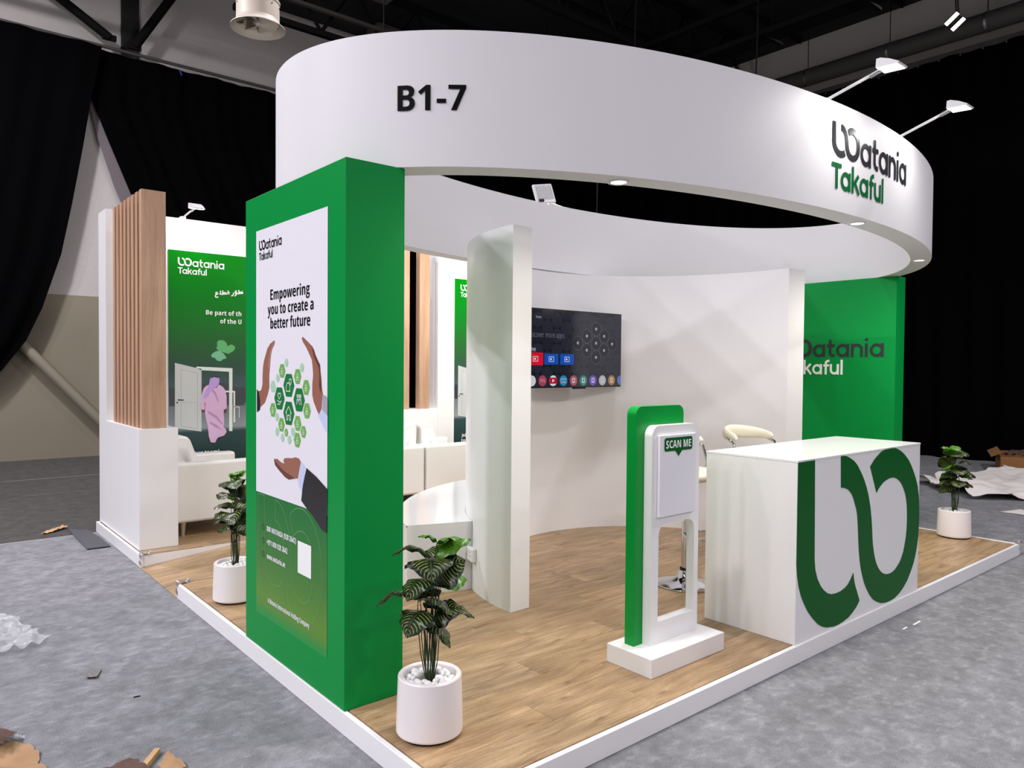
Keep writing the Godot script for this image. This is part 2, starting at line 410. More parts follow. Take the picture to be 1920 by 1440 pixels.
# round geometric letters built from strokes; returns the advance
func letter(st: SurfaceTool, sh: Sheet, ch: String, o: Vector2, x: float, w: float, lift: float) -> float:
	var h := w / 2
	var layer := [0]
	var T := func(pts: PackedVector2Array, closed := false):
		var q := PackedVector2Array()
		for p in pts: q.append(o + p * x)
		pline(st, sh, q, w * x, lift + layer[0] * 0.0006, closed)      # each stroke a film thickness above the last
		layer[0] += 1
	match ch:
		"a":
			T.call(arc(Vector2(0.5, 0.5), Vector2(0.5 - h, 0.5 - h), 0, 351, 30), true)
			T.call(PackedVector2Array([Vector2(1.0 - h, 1), Vector2(1.0 - h, 0.5), Vector2(1.0 - h, 0)]))
			return 1.13
		"t":
			var p := PackedVector2Array([Vector2(0.25, 1.34), Vector2(0.25, 0.8), Vector2(0.25, 0.38)])
			p.append_array(arc(Vector2(0.25 + 0.28, 0.38), Vector2(0.28, 0.38 - h), 190, 275, 8))
			p.append(Vector2(0.62, h))
			T.call(p)
			T.call(PackedVector2Array([Vector2(0, 0.98 - h), Vector2(0.62, 0.98 - h)]))
			return 0.72
		"n":
			T.call(PackedVector2Array([Vector2(h, 0), Vector2(h, 1)]))
			var p := arc(Vector2(0.45, 0.55), Vector2(0.45 - h, 0.45 - h), 180, 0, 16)
			p.append(Vector2(0.9 - h, 0))
			T.call(p)
			return 1.04
		"u":
			T.call(PackedVector2Array([Vector2(0.9 - h, 0), Vector2(0.9 - h, 1)]))
			var p := PackedVector2Array([Vector2(h, 1)])
			p.append_array(arc(Vector2(0.45, 0.45), Vector2(0.45 - h, 0.45 - h), 180, 360, 16))
			T.call(p)
			return 1.04
		"i":
			T.call(PackedVector2Array([Vector2(h, 0), Vector2(h, 1)]))
			var q := PackedVector2Array()
			for p in ellipse(Vector2(h, 1.28), h * 1.15, h * 1.15, 16): q.append(o + p * x)
			pfill(st, sh, q, lift)
			return w + 0.14
		"l":
			T.call(PackedVector2Array([Vector2(h, 0), Vector2(h, 1.42)]))
			return w + 0.14
		"k":
			T.call(PackedVector2Array([Vector2(h, 0), Vector2(h, 1.42)]))
			T.call(PackedVector2Array([Vector2(0.74, 1.02), Vector2(0.22, 0.47)]))
			T.call(PackedVector2Array([Vector2(0.33, 0.6), Vector2(0.8, -0.01)]))
			return 0.9
		"f":
			var p := PackedVector2Array([Vector2(0.24, 0), Vector2(0.24, 1.08)])
			p.append_array(arc(Vector2(0.24 + 0.27, 1.1), Vector2(0.27, 0.32 - h), 170, 85, 8))
			p.append(Vector2(0.6, 1.42 - h))
			T.call(p)
			T.call(PackedVector2Array([Vector2(0, 0.98 - h), Vector2(0.56, 0.98 - h)]))
			return 0.64
		"T":
			T.call(PackedVector2Array([Vector2(0, 1.34 - h), Vector2(0.95, 1.34 - h)]))
			T.call(PackedVector2Array([Vector2(0.475, 0), Vector2(0.475, 1.34)]))
			return 0.9
	return 0.4


func letters(st: SurfaceTool, sh: Sheet, s: String, o: Vector2, width: float, w := 0.21, lift := 0.002) -> void:
	var probe := S()
	var total := 0.0
	var adv := []
	for ch in s:
		var a := letter(probe, sh, ch, Vector2.ZERO, 0.01, w, lift)
		adv.append(a); total += a
	var x := width / (total - 0.13)
	var u := 0.0
	for i in s.length():
		letter(st, sh, s[i], o + Vector2(u * x, 0), x, w, lift)
		u += adv[i]


# the emblem and the two words; o is the lower left of the emblem, wide the length of the upper word
func wordmark(upper: SurfaceTool, lower: SurfaceTool, sh: Sheet, o: Vector2, wide: float, lift := 0.002) -> void:
	var k := wide * 0.295 / 1.633
	pfill(upper, sh, poly(LOGO_U, k, o), lift)
	pfill(upper, sh, poly(LOGO_O, k, o), lift)
	letters(upper, sh, "atania", o + Vector2(wide * 0.305, 0), wide * 0.695, 0.21, lift)
	letters(lower, sh, "Takaful", o + Vector2(0, -wide * 0.172), wide * 0.615, 0.22, lift)


func font(bold := true) -> SystemFont:
	var f := SystemFont.new()
	f.font_names = PackedStringArray(["Droid Sans"])
	f.font_weight = 700 if bold else 400
	return f


# lettering fitted to a width; o is the left end of the base line
func words(st: SurfaceTool, sh: Sheet, s: String, o: Vector2, width: float, em: float, lift := 0.002, bold := true) -> void:
	var tm := TextMesh.new()
	tm.font = font(bold)
	tm.text = s
	tm.font_size = 64
	tm.pixel_size = 1.0 / 64
	tm.depth = 0.0
	tm.curve_step = 1.0
	tm.horizontal_alignment = HORIZONTAL_ALIGNMENT_LEFT
	tm.vertical_alignment = VERTICAL_ALIGNMENT_TOP
	var arr := tm.get_mesh_arrays()
	if arr.is_empty(): return
	var v: PackedVector3Array = arr[Mesh.ARRAY_VERTEX]
	var idx: PackedInt32Array = arr[Mesh.ARRAY_INDEX] if arr[Mesh.ARRAY_INDEX] != null else PackedInt32Array(range(v.size()))
	var lo := 1e9; var hi := -1e9
	for p in v: lo = minf(lo, p.x); hi = maxf(hi, p.x)
	var base := -font(bold).get_ascent(64) / 64.0
	var sx := width / (hi - lo) if width > 0 else em
	for i in range(0, idx.size() - 2, 3):
		var q := []
		for k in 3:
			var p := v[idx[i + k]]
			q.append(o + Vector2((p.x - lo) * sx, (p.y - base) * em))
		tri(st, sh.at(q[0], lift), sh.at(q[1], lift), sh.at(q[2], lift), sh.up(q[0]), sh.up(q[1]), sh.up(q[2]))


# ---------------------------------------------------------------- materials
func mat(called: String, c: Color, rough := 0.5, metal := 0.0) -> StandardMaterial3D:
	var m := StandardMaterial3D.new()
	m.resource_name = called
	m.albedo_color = c
	m.roughness = rough
	m.metallic = metal
	M[called] = m
	return m


func noise(freq: float, sd: int, oct := 4, type := FastNoiseLite.TYPE_SIMPLEX_SMOOTH) -> FastNoiseLite:
	var n := FastNoiseLite.new()
	n.noise_type = type
	n.frequency = freq
	n.seed = sd
	n.fractal_octaves = oct
	return n


func noise_tex(freq: float, sd: int, size := 512, oct := 4) -> NoiseTexture2D:
	var t := NoiseTexture2D.new()
	t.width = size; t.height = size
	t.seamless = true
	t.noise = noise(freq, sd, oct)
	return t


# board pattern: long fibres along u, streaks and a few knots
func wood_image(w: int, h: int, pale: Color, deep: Color, knots: int, sd: int, stretch: float) -> ImageTexture:
	var fine := noise(0.5, sd, 2); var mid := noise(0.06, sd + 1, 3); var wide := noise(0.012, sd + 2, 3); var bend := noise(0.006, sd + 3, 2)
	var k := []
	var r := RandomNumberGenerator.new(); r.seed = sd
	for i in knots: k.append([Vector2(r.randf() * w, r.randf() * h), r.randf_range(5, 11)])
	var im := Image.create(w, h, false, Image.FORMAT_RGB8)
	for y in h:
		for x in w:
			var yy := float(y) + bend.get_noise_2d(x / 2.0, y) * 14.0
			var dark := 0.0
			for q in k:
				var d := Vector2((x - q[0].x) / 3.2, y - q[0].y)
				var l := d.length()
				if l < q[1] * 4.0:
					yy += signf(d.y) * exp(-l / q[1]) * q[1] * 1.6
					dark += exp(-l * l / (q[1] * q[1] * 0.35)) * 0.55
			var f := 0.5 + 0.22 * fine.get_noise_2d(x / stretch, yy) + 0.42 * mid.get_noise_2d(x / stretch, yy * 3.0) + 0.55 * wide.get_noise_2d(x / 3.0, yy * 2.4)
			var streak := maxf(0.0, mid.get_noise_2d(x / (stretch * 1.4) + 900.0, yy * 5.0) - 0.28) * 0.9
			im.set_pixel(x, y, pale.lerp(deep, clampf(f * 0.75 + streak + dark, 0, 1)))
	return ImageTexture.create_from_image(im)


func carpet_image(size: int) -> ImageTexture:
	var a := noise(0.011, 41, 5).get_seamless_image(size, size)
	var b := noise(0.03, 42, 4).get_seamless_image(size, size)
	var c := noise(0.45, 43, 2).get_seamless_image(size, size)
	var e := noise(0.035, 44, 5).get_seamless_image(size, size)
	var da := a.get_data(); var db := b.get_data(); var dc := c.get_data(); var de := e.get_data()
	var step := da.size() / (size * size)
	var out := PackedByteArray(); out.resize(size * size * 3)
	for i in size * size:
		var x := i % size; var y := i / size
		# scuffs drawn out along the roll: read one pattern at a squeezed place
		var j := (y * size + (x / 2) % size) * step
		var f := 0.50 + (da[i * step] - 128) / 128.0 * 0.05 + (db[i * step] - 128) / 128.0 * 0.04 + (dc[i * step] - 128) / 128.0 * 0.13
		f += maxf(0.0, (de[j] - 150) / 105.0) * 0.10
		f = clampf(f, 0.22, 0.85)
		out[i * 3] = int(f * 253); out[i * 3 + 1] = int(f * 255); out[i * 3 + 2] = int(minf(f * 262, 255))
	return ImageTexture.create_from_image(Image.create_from_data(size, size, false, Image.FORMAT_RGB8, out))


# striped leaf: pale midrib and curved side veins on a dark blade
func leaf_image(blade: Color, vein: Color, strength: float) -> ImageTexture:
	var w := 96; var h := 192
	var im := Image.create(w, h, false, Image.FORMAT_RGB8)
	var n := noise(0.08, 7, 2)
	for y in h:
		for x in w:
			var u := absf(x / float(w - 1) * 2.0 - 1.0)
			var v := y / float(h - 1)
			var ph := (v - u * u * 0.16 - u * 0.10) * 10.0 + n.get_noise_2d(x, y) * 0.12
			var s := smoothstep(0.62, 0.90, absf(fposmod(ph, 1.0) * 2.0 - 1.0)) * smoothstep(0.04, 0.2, u) * (1.0 - smoothstep(0.74, 0.93, u))
			s = maxf(s * strength, (1.0 - smoothstep(0.0, 0.05, u)) * 0.5)
			im.set_pixel(x, y, blade.lerp(vein, s * (0.75 + 0.25 * n.get_noise_2d(x * 2, y * 2))))
	return ImageTexture.create_from_image(im)


func ramp(stops: Array) -> GradientTexture2D:
	var g := Gradient.new()
	var off := PackedFloat32Array(); var col := PackedColorArray()
	for s in stops: off.append(s[0]); col.append(s[1])
	g.offsets = off; g.colors = col
	var t := GradientTexture2D.new()
	t.gradient = g
	t.width = 16; t.height = 512
	t.fill_from = Vector2(0, 0); t.fill_to = Vector2(0, 1)
	return t


func _ready() -> void:
	rng.seed = 20
	view_and_light()
	materials()
	hall()
	roof_space()
	platform()
	ring_canopy()
	booth_walls()
	column()
	lounge()
	counter()
	scan_stand()
	television()
	stools()
	plants()
	litter()


# ---------------------------------------------------------------- camera, sky, large lights, exposure
func view_and_light() -> void:
	var yaw := deg_to_rad(49.9); var pitch := deg_to_rad(-1.336); var roll := deg_to_rad(0.464)
	var fw := Vector3(cos(yaw), 0, -sin(yaw)); var rt := Vector3(sin(yaw), 0, cos(yaw))
	var ahead := fw * cos(pitch) + Vector3.UP * sin(pitch)
	var up := Vector3.UP * cos(pitch) - fw * sin(pitch)
	var cam := Camera3D.new()
	cam.name = "camera"
	cam.fov = rad_to_deg(2.0 * atan(720.0 / 1384.4))
	cam.near = 0.05; cam.far = 100.0
	cam.transform = Transform3D(Basis(rt * cos(roll) + up * sin(roll), up * cos(roll) - rt * sin(roll), -ahead), Vector3(-1.4998, 1.617, 2.0512))
	add_child(cam)
	cam.current = true
	var env := Environment.new()
	env.background_mode = Environment.BG_COLOR
	env.background_color = Color(0, 0, 0)
	env.tonemap_mode = Environment.TONE_MAPPER_LINEAR
	env.tonemap_exposure = 1.01
	env.sdfgi_enabled = true
	env.ssao_enabled = true
	env.ssil_enabled = true
	var we := WorldEnvironment.new()
	we.name = "world"
	we.environment = env
	add_child(we)
	mat("lamp_glow", Color(1, 1, 1), 0.4)
	M.lamp_glow.emission_enabled = true
	M.lamp_glow.emission = Color(1, 0.99, 0.96)
	M.lamp_glow.emission_energy_multiplier = 4.0
	mat("lamp_black", Color(0.05, 0.05, 0.055), 0.5, 0.3)
	# high bay lamps under the hall roof: place and energy
	for k in 4:
		highbay(Vector3(-8.0, 7.8, -2.2 + 2.0 * k), LAMP[0] / 4.0, ["over the open floor level with the ramp", "over the open floor level with the canopy", "over the open floor level with the platform corner", "over the open floor furthest from the lounge"][k])
	for k in 2:
		highbay(Vector3(-7.0, 7.8, -5.6 + 1.4 * k), LAMP[1] / 2.0, ["over the floor level with the lounge wall", "over the floor level with the lounge armchairs"][k])
	highbay(Vector3(-1.5, 8.2, -8.5), LAMP[2], "added unseen to brighten the bare hall wall")  # out-of-view lamp added to light the wall between the drapes
	for k in 3:
		highbay(Vector3(-4.5 + 3.0 * k, 8.2, 9.0), LAMP[3] / 3.0, ["over the aisle well left of the booth", "over the aisle facing the display column", "over the aisle facing the scan sign"][k])
	highbay(Vector3(5.5, 8.2, 8.0), LAMP[4], "over the aisle in front of the counter")
	highbay(Vector3(3.3, 8.2, -1.0), LAMP[5], "added unseen above the ring canopy to light its inside")  # out-of-view lamp added to fill the inside of the ring
	highbay(Vector3(8.0, 8.2, 2.0), LAMP[6], "added unseen beyond the platform corner to light the booth inside")  # out-of-view lamp added for more light on the inner curved wall
	highbay(Vector3(3.5, 8.2, -7.5), LAMP[7], "over the floor behind the lounge")


func highbay(at: Vector3, energy: float, where: String) -> void:
	var o := thing("high_bay_lamp", "round black high bay lamp " + where, "lamp", at, 0.0, "high bay lamps under the roof")
	var st := S()
	lathe(st, [Vector2(0, 0.34), Vector2(0.09, 0.34), Vector2(0.1, 0.2), Vector2(0.24, 0.08), Vector2(0.26, 0.0), Vector2(0.25, 0.0), Vector2(0.23, 0.02)], Vector3.ZERO, 24)
	part("housing", st, M.lamp_black, o)
	st = S()
	lathe(st, [Vector2(0.23, 0.02), Vector2(0, 0.015)], Vector3.ZERO, 24)
	part("lamp_lens", st, M.lamp_glow, o)
	st = S()
	tube(st, [Vector3(0, 0.34, 0), Vector3(0, 0.75, 0)], 0.012, 6)
	part("hanger", st, M.lamp_black, o)
	area(o, Vector3(0, -0.01, 0), Vector3.DOWN, Vector2(0.4, 0.4), energy, Color(0.985, 0.965, 1.0))


func area(o: Node3D, at: Vector3, towards: Vector3, size: Vector2, energy: float, c: Color) -> void:
	var l := AreaLight3D.new()
	l.name = "light"
	l.area_size = size
	l.area_normalize_energy = true
	l.area_range = 30.0
	l.area_attenuation = 2.0
	l.light_energy = energy
	l.light_color = c
	l.shadow_enabled = true
	o.add_child(l, true)
	l.position = at
	var z := -towards.normalized()
	var x := (Vector3.UP if absf(z.y) < 0.9 else Vector3.RIGHT).cross(z).normalized()
	l.basis = Basis(x, z.cross(x), z)


func materials() -> void:
	mat("white", Color(0.93, 0.93, 0.93), 0.28)
	mat("white_matt", Color(0.885, 0.88, 0.885), 0.55)
	mat("white_gloss", Color(0.93, 0.935, 0.93), 0.12)
	mat("green", Color(0.02, 0.555, 0.245), 0.4).metallic_specular = 0.28
	mat("sign_green", Color(0.02, 0.57, 0.22), 0.32).metallic_specular = 0.35
	mat("logo_green", Color(0.03, 0.355, 0.125), 0.4).metallic_specular = 0.25
	mat("ink_black", Color(0.035, 0.035, 0.04), 0.5).metallic_specular = 0.2
	mat("ink_grey", Color(0.20, 0.20, 0.22), 0.2)
	mat("ink_green", Color(0.06, 0.42, 0.22), 0.25)
	mat("ink_white", Color(0.95, 0.96, 0.95), 0.4)
	mat("leather", Color(0.94, 0.935, 0.925), 0.42)
	mat("cream", Color(0.93, 0.91, 0.83), 0.4)
	mat("chrome", Color(0.85, 0.85, 0.86), 0.08, 1.0)
	mat("steel", Color(0.62, 0.62, 0.62), 0.3, 0.9)
	mat("black", Color(0.03, 0.03, 0.03), 0.6)
	mat("drape", Color(0.024, 0.024, 0.028), 0.95).metallic_specular = 0.06
	mat("under", Color(0.12, 0.11, 0.1), 0.8)
	mat("pipe_dark", Color(0.075, 0.07, 0.072), 0.7).metallic_specular = 0.2
	mat("pipe_grey", Color(0.27, 0.255, 0.25), 0.7)
	mat("roof_dark", Color(0.06, 0.058, 0.06), 0.8)
	mat("lamp_white", Color(0.88, 0.88, 0.88), 0.35)
	# floor boards: four tones of one pattern
	var boards := wood_image(1024, 384, Color(0.755, 0.645, 0.50), Color(0.50, 0.395, 0.28), 22, 11, 9.0)
	for i in 4:
		var m := mat("board_%d" % i, [Color(1, 1, 1), Color(0.95, 0.94, 0.93), Color(1.0, 0.985, 0.96), Color(0.93, 0.92, 0.9)][i], 0.42)
		m.albedo_texture = boards
	# fins of the slatted screens
	var oak := wood_image(512, 256, Color(0.79, 0.645, 0.53), Color(0.64, 0.50, 0.395), 0, 29, 14.0)
	mat("fin", Color(1, 1, 1), 0.5).albedo_texture = oak
	# needle felt carpet
	var c := mat("carpet", Color(1, 1, 1), 0.95)
	c.albedo_texture = carpet_image(1024)
	c.uv1_triplanar = true
	c.uv1_world_triplanar = true
	c.uv1_scale = Vector3.ONE / 2.3
	c.heightmap_enabled = true
	c.heightmap_scale = 0.25
	c.heightmap_texture = noise_tex(0.4, 3, 512, 3)
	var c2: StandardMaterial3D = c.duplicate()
	c2.resource_name = "carpet_dimmed"
	c2.albedo_color = Color(0.60, 0.58, 0.54)  # browner carpet, darkened further to stand for the dim far floor
	M["carpet_dimmed"] = c2
	var w := mat("hall_paint", Color(0.73, 0.71, 0.695), 0.9)
	w.heightmap_enabled = true; w.heightmap_scale = 0.3; w.heightmap_texture = noise_tex(0.05, 5, 256)
	w.uv1_triplanar = true; w.uv1_world_triplanar = true; w.uv1_scale = Vector3.ONE * 0.6
	mat("hall_bounce_white", Color(0.88, 0.87, 0.86), 0.9)  # unseen walls made paler to bounce fill light into the booth
	mat("hall_dado", Color(0.53, 0.5, 0.43), 0.85)
	mat("kraft", Color(0.67, 0.53, 0.39), 0.8)
	mat("kraft_deep", Color(0.36, 0.26, 0.22), 0.8)
	mat("card", Color(0.60, 0.42, 0.24), 0.85)
	mat("timber", Color(0.78, 0.63, 0.45), 0.7)
	mat("paper", Color(0.9, 0.88, 0.86), 0.8)
	mat("seam", Color(0.62, 0.61, 0.6), 0.9)
	mat("offcut", Color(0.32, 0.325, 0.34), 0.95)
	mat("foil", Color(0.55, 0.54, 0.54), 0.3, 0.3)
	var f := mat("film", Color(0.95, 0.96, 0.98, 0.30), 0.3)
	f.transparency = BaseMaterial3D.TRANSPARENCY_ALPHA
	f.cull_mode = BaseMaterial3D.CULL_DISABLED


# ---------------------------------------------------------------- the hall
func hall() -> void:
	var st := S()
	box(st, Vector3(-14, -0.3, -12.7), Vector3(14, 0, 14.2))
	var fl := structure("floor", st, M.carpet)
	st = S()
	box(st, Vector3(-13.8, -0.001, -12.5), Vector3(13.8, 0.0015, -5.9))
	part("carpet_roll", st, M.carpet_dimmed, fl, "browner carpet behind the booth, darkened for the dim light there")
	st = S()
	box(st, Vector3(-14, 8.75, -12.7), Vector3(14, 9.0, 14.2))
	structure("ceiling", st, M.roof_dark)
	st = S()
	box(st, Vector3(-14, 0, -12.7), Vector3(14, 8.75, -12.5))
	var wb := structure("wall_back", st, M.hall_paint)
	st = S()
	box(st, Vector3(-13.8, 0, -12.5), Vector3(13.8, 2.78, -12.485))
	part("painted_dado", st, M.hall_dado, wb, "darker tan paint on the lower wall")
	st = S()
	box(st, Vector3(13.8, 0, -12.5), Vector3(14, 8.75, 14.2))
	structure("wall_right", st, M.hall_paint)
	st = S()
	box(st, Vector3(-14, 0, -12.5), Vector3(-13.8, 8.75, 14.2))
	structure("wall_left", st, M.hall_bounce_white)
	st = S()
	box(st, Vector3(-13.8, 0, 14.0), Vector3(13.8, 8.75, 14.2))
	structure("wall_front", st, M.hall_bounce_white)

	# black drapes along the back wall, drawn apart so that the wall shows between them
	var le := [[7.0, 1.30], [6.18, 1.146], [5.26, 1.005], [4.29, 0.843], [3.42, 0.682], [2.51, 0.41], [1.97, 0.184], [1.49, -0.145], [1.1, -0.6], [0.75, -1.1], [0.4, -1.5], [0.0, -1.7]]
	var rows := []
	for i in le.size():
		var y: float = le[i][0]
		var e: float = le[i][1]
		var row := PackedVector3Array()
		for j in 181:
			var u := j / 180.0
			var x := lerpf(-13.6, e, u)
			row.append(Vector3(x, y, -12.15 + 0.05 * sin(u * 36 * TAU) * (0.4 + 0.6 * (7.0 - y) / 7.0) + 0.03 * sin(u * 97.0 + y)))
		rows.append(row)
	st = S()
	patch(st, rows)
	solo("drape", st, M.drape, "black drape swept aside from the bare hall wall", "drape", "black drapes round the hall")
	var d := thing("drape", "black drape with a grey turned edge hanging behind the lounge", "drape", Vector3(1.2, 0, -12.33), 0.0, "black drapes round the hall")
	var re := [[7.0, 1.20], [6.18, 1.15], [5.5, 1.42], [4.7, 1.75], [3.5, 2.24], [2.3, 2.72], [1.1, 3.2], [0.0, 3.62]]
	rows = []
	var hem := []
	for i in re.size():
		var y: float = re[i][0]
		var row := PackedVector3Array()
		for j in 229:
			var u := j / 228.0
			row.append(Vector3(lerpf(re[i][1], 13.6, u), y, -12.33 + 0.04 * sin(u * 38 * TAU) * (0.4 + 0.6 * (7.0 - y) / 7.0) + 0.03 * sin(u * 83.0 + y)))
		rows.append(row)
		var wide := 0.22 * clampf((6.3 - y) / 1.2, 0.02, 1.0)
		hem.append(PackedVector3Array([Vector3(re[i][1] - wide, y, -12.40), Vector3(re[i][1] + 0.02, y, -12.38)]))
	st = S()
	patch(st, rows)
	wpart("cloth", st, M.drape, d)
	st = S()
	patch(st, hem)
	wpart("lining", st, mat("lining", Color(0.42, 0.39, 0.4), 0.9), d, "grey lining turned outwards")
	st = S()
	orbox(st, Transform3D(Basis(Vector3(0, 0, 1), 0.3), Vector3(2.6, 6.93, -12.27)), Vector3(0.03, 0.1, 0.004), 0.001)
	wpart("tape_tag", st, mat("blue_tape", Color(0.12, 0.18, 0.5), 0.6), d, "tiny blue tape tag")
	# rail of the back drapes
	st = S()
	tube(st, [Vector3(-13.6, 7.04, -12.24), Vector3(13.3, 7.04, -12.24)], 0.03, 8)
	solo("curtain_rail", st, M.pipe_grey, "thin curtain rail carrying the drapes on the back wall", "rail")
	# right-hand drape
	rows = []
	for y in [7.38, 6.0, 4.0, 2.0, 0.0]:
		var row := PackedVector3Array()
		for j in 313:
			var u := j / 312.0
			row.append(Vector3(13.45 + 0.06 * sin(u * 52 * TAU) * (0.5 + 0.5 * (7.4 - y) / 7.4) + 0.03 * sin(u * 140.0 + y), y, lerpf(-12.1, 13.8, u)))
		rows.append(row)
	d = thing("drape", "black drape hung along the wall beyond the counter", "drape", Vector3(13.45, 0, 0), 0.0, "black drapes round the hall")
	st = S()
	patch(st, rows)
	wpart("cloth", st, M.drape, d)
	for k in 14:
		st = S()
		lathe(st, [Vector2(0, -0.02), Vector2(0.02, 0), Vector2(0, 0.02)], Vector3(13.37, 7.33, -5.6 + k * 0.36), 8)
		wpart("eyelet", st, M.steel, d)
	# leaning tube and column on the back wall
	st = S()
	tube(st, [Vector3(0.02, 2.07, -12.36), Vector3(1.45, 0.42, -12.36)], 0.085, 12)
	solo("brace_tube", st, mat("wall_tube", Color(0.56, 0.53, 0.46), 0.6), "tan steel brace tube slanting down the bare hall wall", "tube")


# ---------------------------------------------------------------- steel, ducts and lamps under the roof
func roof_space() -> void:
	var st := S()
	rbox(st, Vector3(1.66, 0, -12.485), Vector3(1.95, 8.75, -12.44), 0.01)
	solo("steel_column", st, M.black, "black steel column standing against the back wall", "column")
	for b in [[Vector3(1.42, 7.2, -12.2), Vector3(-1.2, 8.75, -12.2), "black brace tube rising away from the fan"], [Vector3(1.80, 7.13, -12.15), Vector3(2.75, 8.75, -12.15), "black brace tube rising from the column foot towards the fan"]]:
		var o := thing("roof_brace", b[2], "brace", b[0])
		st = S()
		tube(st, [b[0], b[1]], 0.075, 12)
		wpart("tube", st, M.pipe_dark, o)
		st = S()
		orbox(st, Transform3D(Basis(), b[0]), Vector3(0.22, 0.1, 0.06), 0.01)
		wpart("gusset", st, M.pipe_dark, o)
	# axial fan in a round housing
	var fan := thing("axial_fan", "pale round axial fan with flared mouth hanging from dark duct", "fan", Vector3(2.38, 6.2, -8.0))
	st = S()
	lathe(st, [Vector2(0.36, 0.0), Vector2(0.358, 0.012), Vector2(0.325, 0.035), Vector2(0.297, 0.07), Vector2(0.283, 0.11), Vector2(0.281, 0.34), Vector2(0.292, 0.345), Vector2(0.292, 0.365), Vector2(0.27, 0.365), Vector2(0.27, 0.11), Vector2(0.285, 0.068), Vector2(0.318, 0.03), Vector2(0.36, 0.0)], Vector3.ZERO, 40)
	part("housing", st, mat("fan_paint", Color(0.82, 0.78, 0.72), 0.5), fan)
	for k in 8:
		st = S()
		var a := TAU * k / 8
		var rows := []
		for i in 5:
			var rad := lerpf(0.04, 0.272, i / 4.0)
			var row := PackedVector3Array()
			for j in 4:
				var aa := a + (j / 3.0 - 0.5) * 0.62
				row.append(Vector3(cos(aa) * rad, 0.075 + (j / 3.0 - 0.5) * 0.05, sin(aa) * rad))
			rows.append(row)
		patch(st, rows)
		part("blade", st, M.fan_paint, fan)
	st = S()
	lathe(st, [Vector2(0, 0.03), Vector2(0.03, 0.036), Vector2(0.042, 0.06), Vector2(0.042, 0.25), Vector2(0, 0.25)], Vector3.ZERO, 16)
	part("hub", st, M.fan_paint, fan)
	st = S()
	lathe(st, [Vector2(0.285, 0.365), Vector2(0.285, 2.55)], Vector3.ZERO, 24)
	part("duct", st, M.black, fan, "black duct above the fan")
	for k in 10:
		st = S()
		var a := TAU * k / 10
		tube(st, [Vector3(cos(a) * 0.279, 0.28, sin(a) * 0.279), Vector3(cos(a) * 0.289, 0.28, sin(a) * 0.289)], 0.008, 6)
		part("rivet", st, M.pipe_dark, fan)
	# round duct above the right-hand drape
	var du := thing("round_duct", "long grey round duct above the drape beyond the counter", "duct", Vector3(13.2, 7.7, 0))
	st = S()
	tube(st, [Vector3(0, 0, -12.3), Vector3(0, 0, 13.4)], 0.17, 20)
	part("pipe", st, M.pipe_grey, du)
	for k in 10:
		st = S()
		var z := -9.2 + k * 1.65
		tube(st, [Vector3(0, 0, z - 0.02), Vector3(0, 0, z + 0.02)], 0.18, 20)
		var cl := part("clamp", st, M.steel, du)
		st = S()
		tube(st, [Vector3(0, 0.17, z), Vector3(0, 1.05, z)], 0.008, 6)
		part("hanger_rod", st, M.pipe_dark, cl)
	st = S()
	rbox(st, Vector3(13.52, 7.38, -12.3), Vector3(13.8, 7.5, 13.8), 0.01)
	solo("rail_beam", st, M.pipe_grey, "grey beam carrying the drape under the round duct", "beam")
	# cable trays and purlins
	for t in [[Vector3(9.6, 7.05, 0), 0.34, "wide dark cable tray running towards the back wall"], [Vector3(9.0, 7.36, 0), 0.1, "narrow dark cable tray above the wide tray"]]:
		var o := thing("cable_tray", t[2], "cable tray", t[0])
		st = S()
		var w: float = t[1]
		box(st, Vector3(-w / 2, 0, -12.2), Vector3(w / 2, 0.01, 12))
		box(st, Vector3(-w / 2, 0, -12.2), Vector3(-w / 2 + 0.01, 0.1, 12))
		box(st, Vector3(w / 2 - 0.01, 0, -12.2), Vector3(w / 2, 0.1, 12))
		part("tray", st, M.pipe_dark, o)
		for k in 12:
			st = S()
			var z := -11.0 + k * 1.6
			tube(st, [Vector3(0, 0.1, z), Vector3(0, 8.75 - t[0].y, z)], 0.007, 5)
			part("hanger_rod", st, M.pipe_dark, o)
			if w > 0.2:
				st = S()
				box(st, Vector3(-w / 2 - 0.15, -0.045, z - 0.03), Vector3(w / 2 + 0.15, -0.003, z + 0.03))
				part("bracket", st, M.pipe_dark, o)
	st = S()
	rbox(st, Vector3(-13.6, 7.86, -10.28), Vector3(12.8, 7.92, -10.2), 0.004)
	solo("conduit", st, M.pipe_grey, "grey square conduit running past the fan", "conduit")
	for k in 5:
		st = S()
		var z := -8.4 + k * 2.1
		tube(st, [Vector3(-13.5, 8.69, z), Vector3(13.6, 8.69, z)], 0.05, 8)
		solo("roof_pipe", st, M.pipe_dark, "dark pipe crossing under the roof " + ["behind the lounge wall", "over the lounge armchairs", "over the ramp", "over the middle of the canopy", "over the front skirting"][k], "pipe", "parallel pipes under the roof")
	# two lattice girders across the hall
	for g in [[-7.0, "nearer to the ring canopy"], [-10.4, "close to the back wall"]]:
		var z: float = g[0]
		var o := thing("lattice_girder", "dark lattice roof girder " + g[1], "girder", Vector3(0, 7.5, z), 0.0, "lattice girders under the roof")
		st = S()
		rbox(st, Vector3(2.9, 0, -0.06), Vector3(12.9, 0.1, 0.06), 0.006)
		part("bottom_chord", st, M.pipe_dark, o)
		st = S()
		rbox(st, Vector3(2.9, 1.05, -0.06), Vector3(12.9, 1.15, 0.06), 0.006)
		part("top_chord", st, M.pipe_dark, o)
		for k in 7:
			st = S()
			var x := 3.1 + k * 1.35
			tube(st, [Vector3(x, 0.08, 0), Vector3(x + 0.67, 1.07, 0), Vector3(x + 1.35, 0.08, 0)], 0.035, 8)
			part("web_bar", st, M.pipe_dark, o)
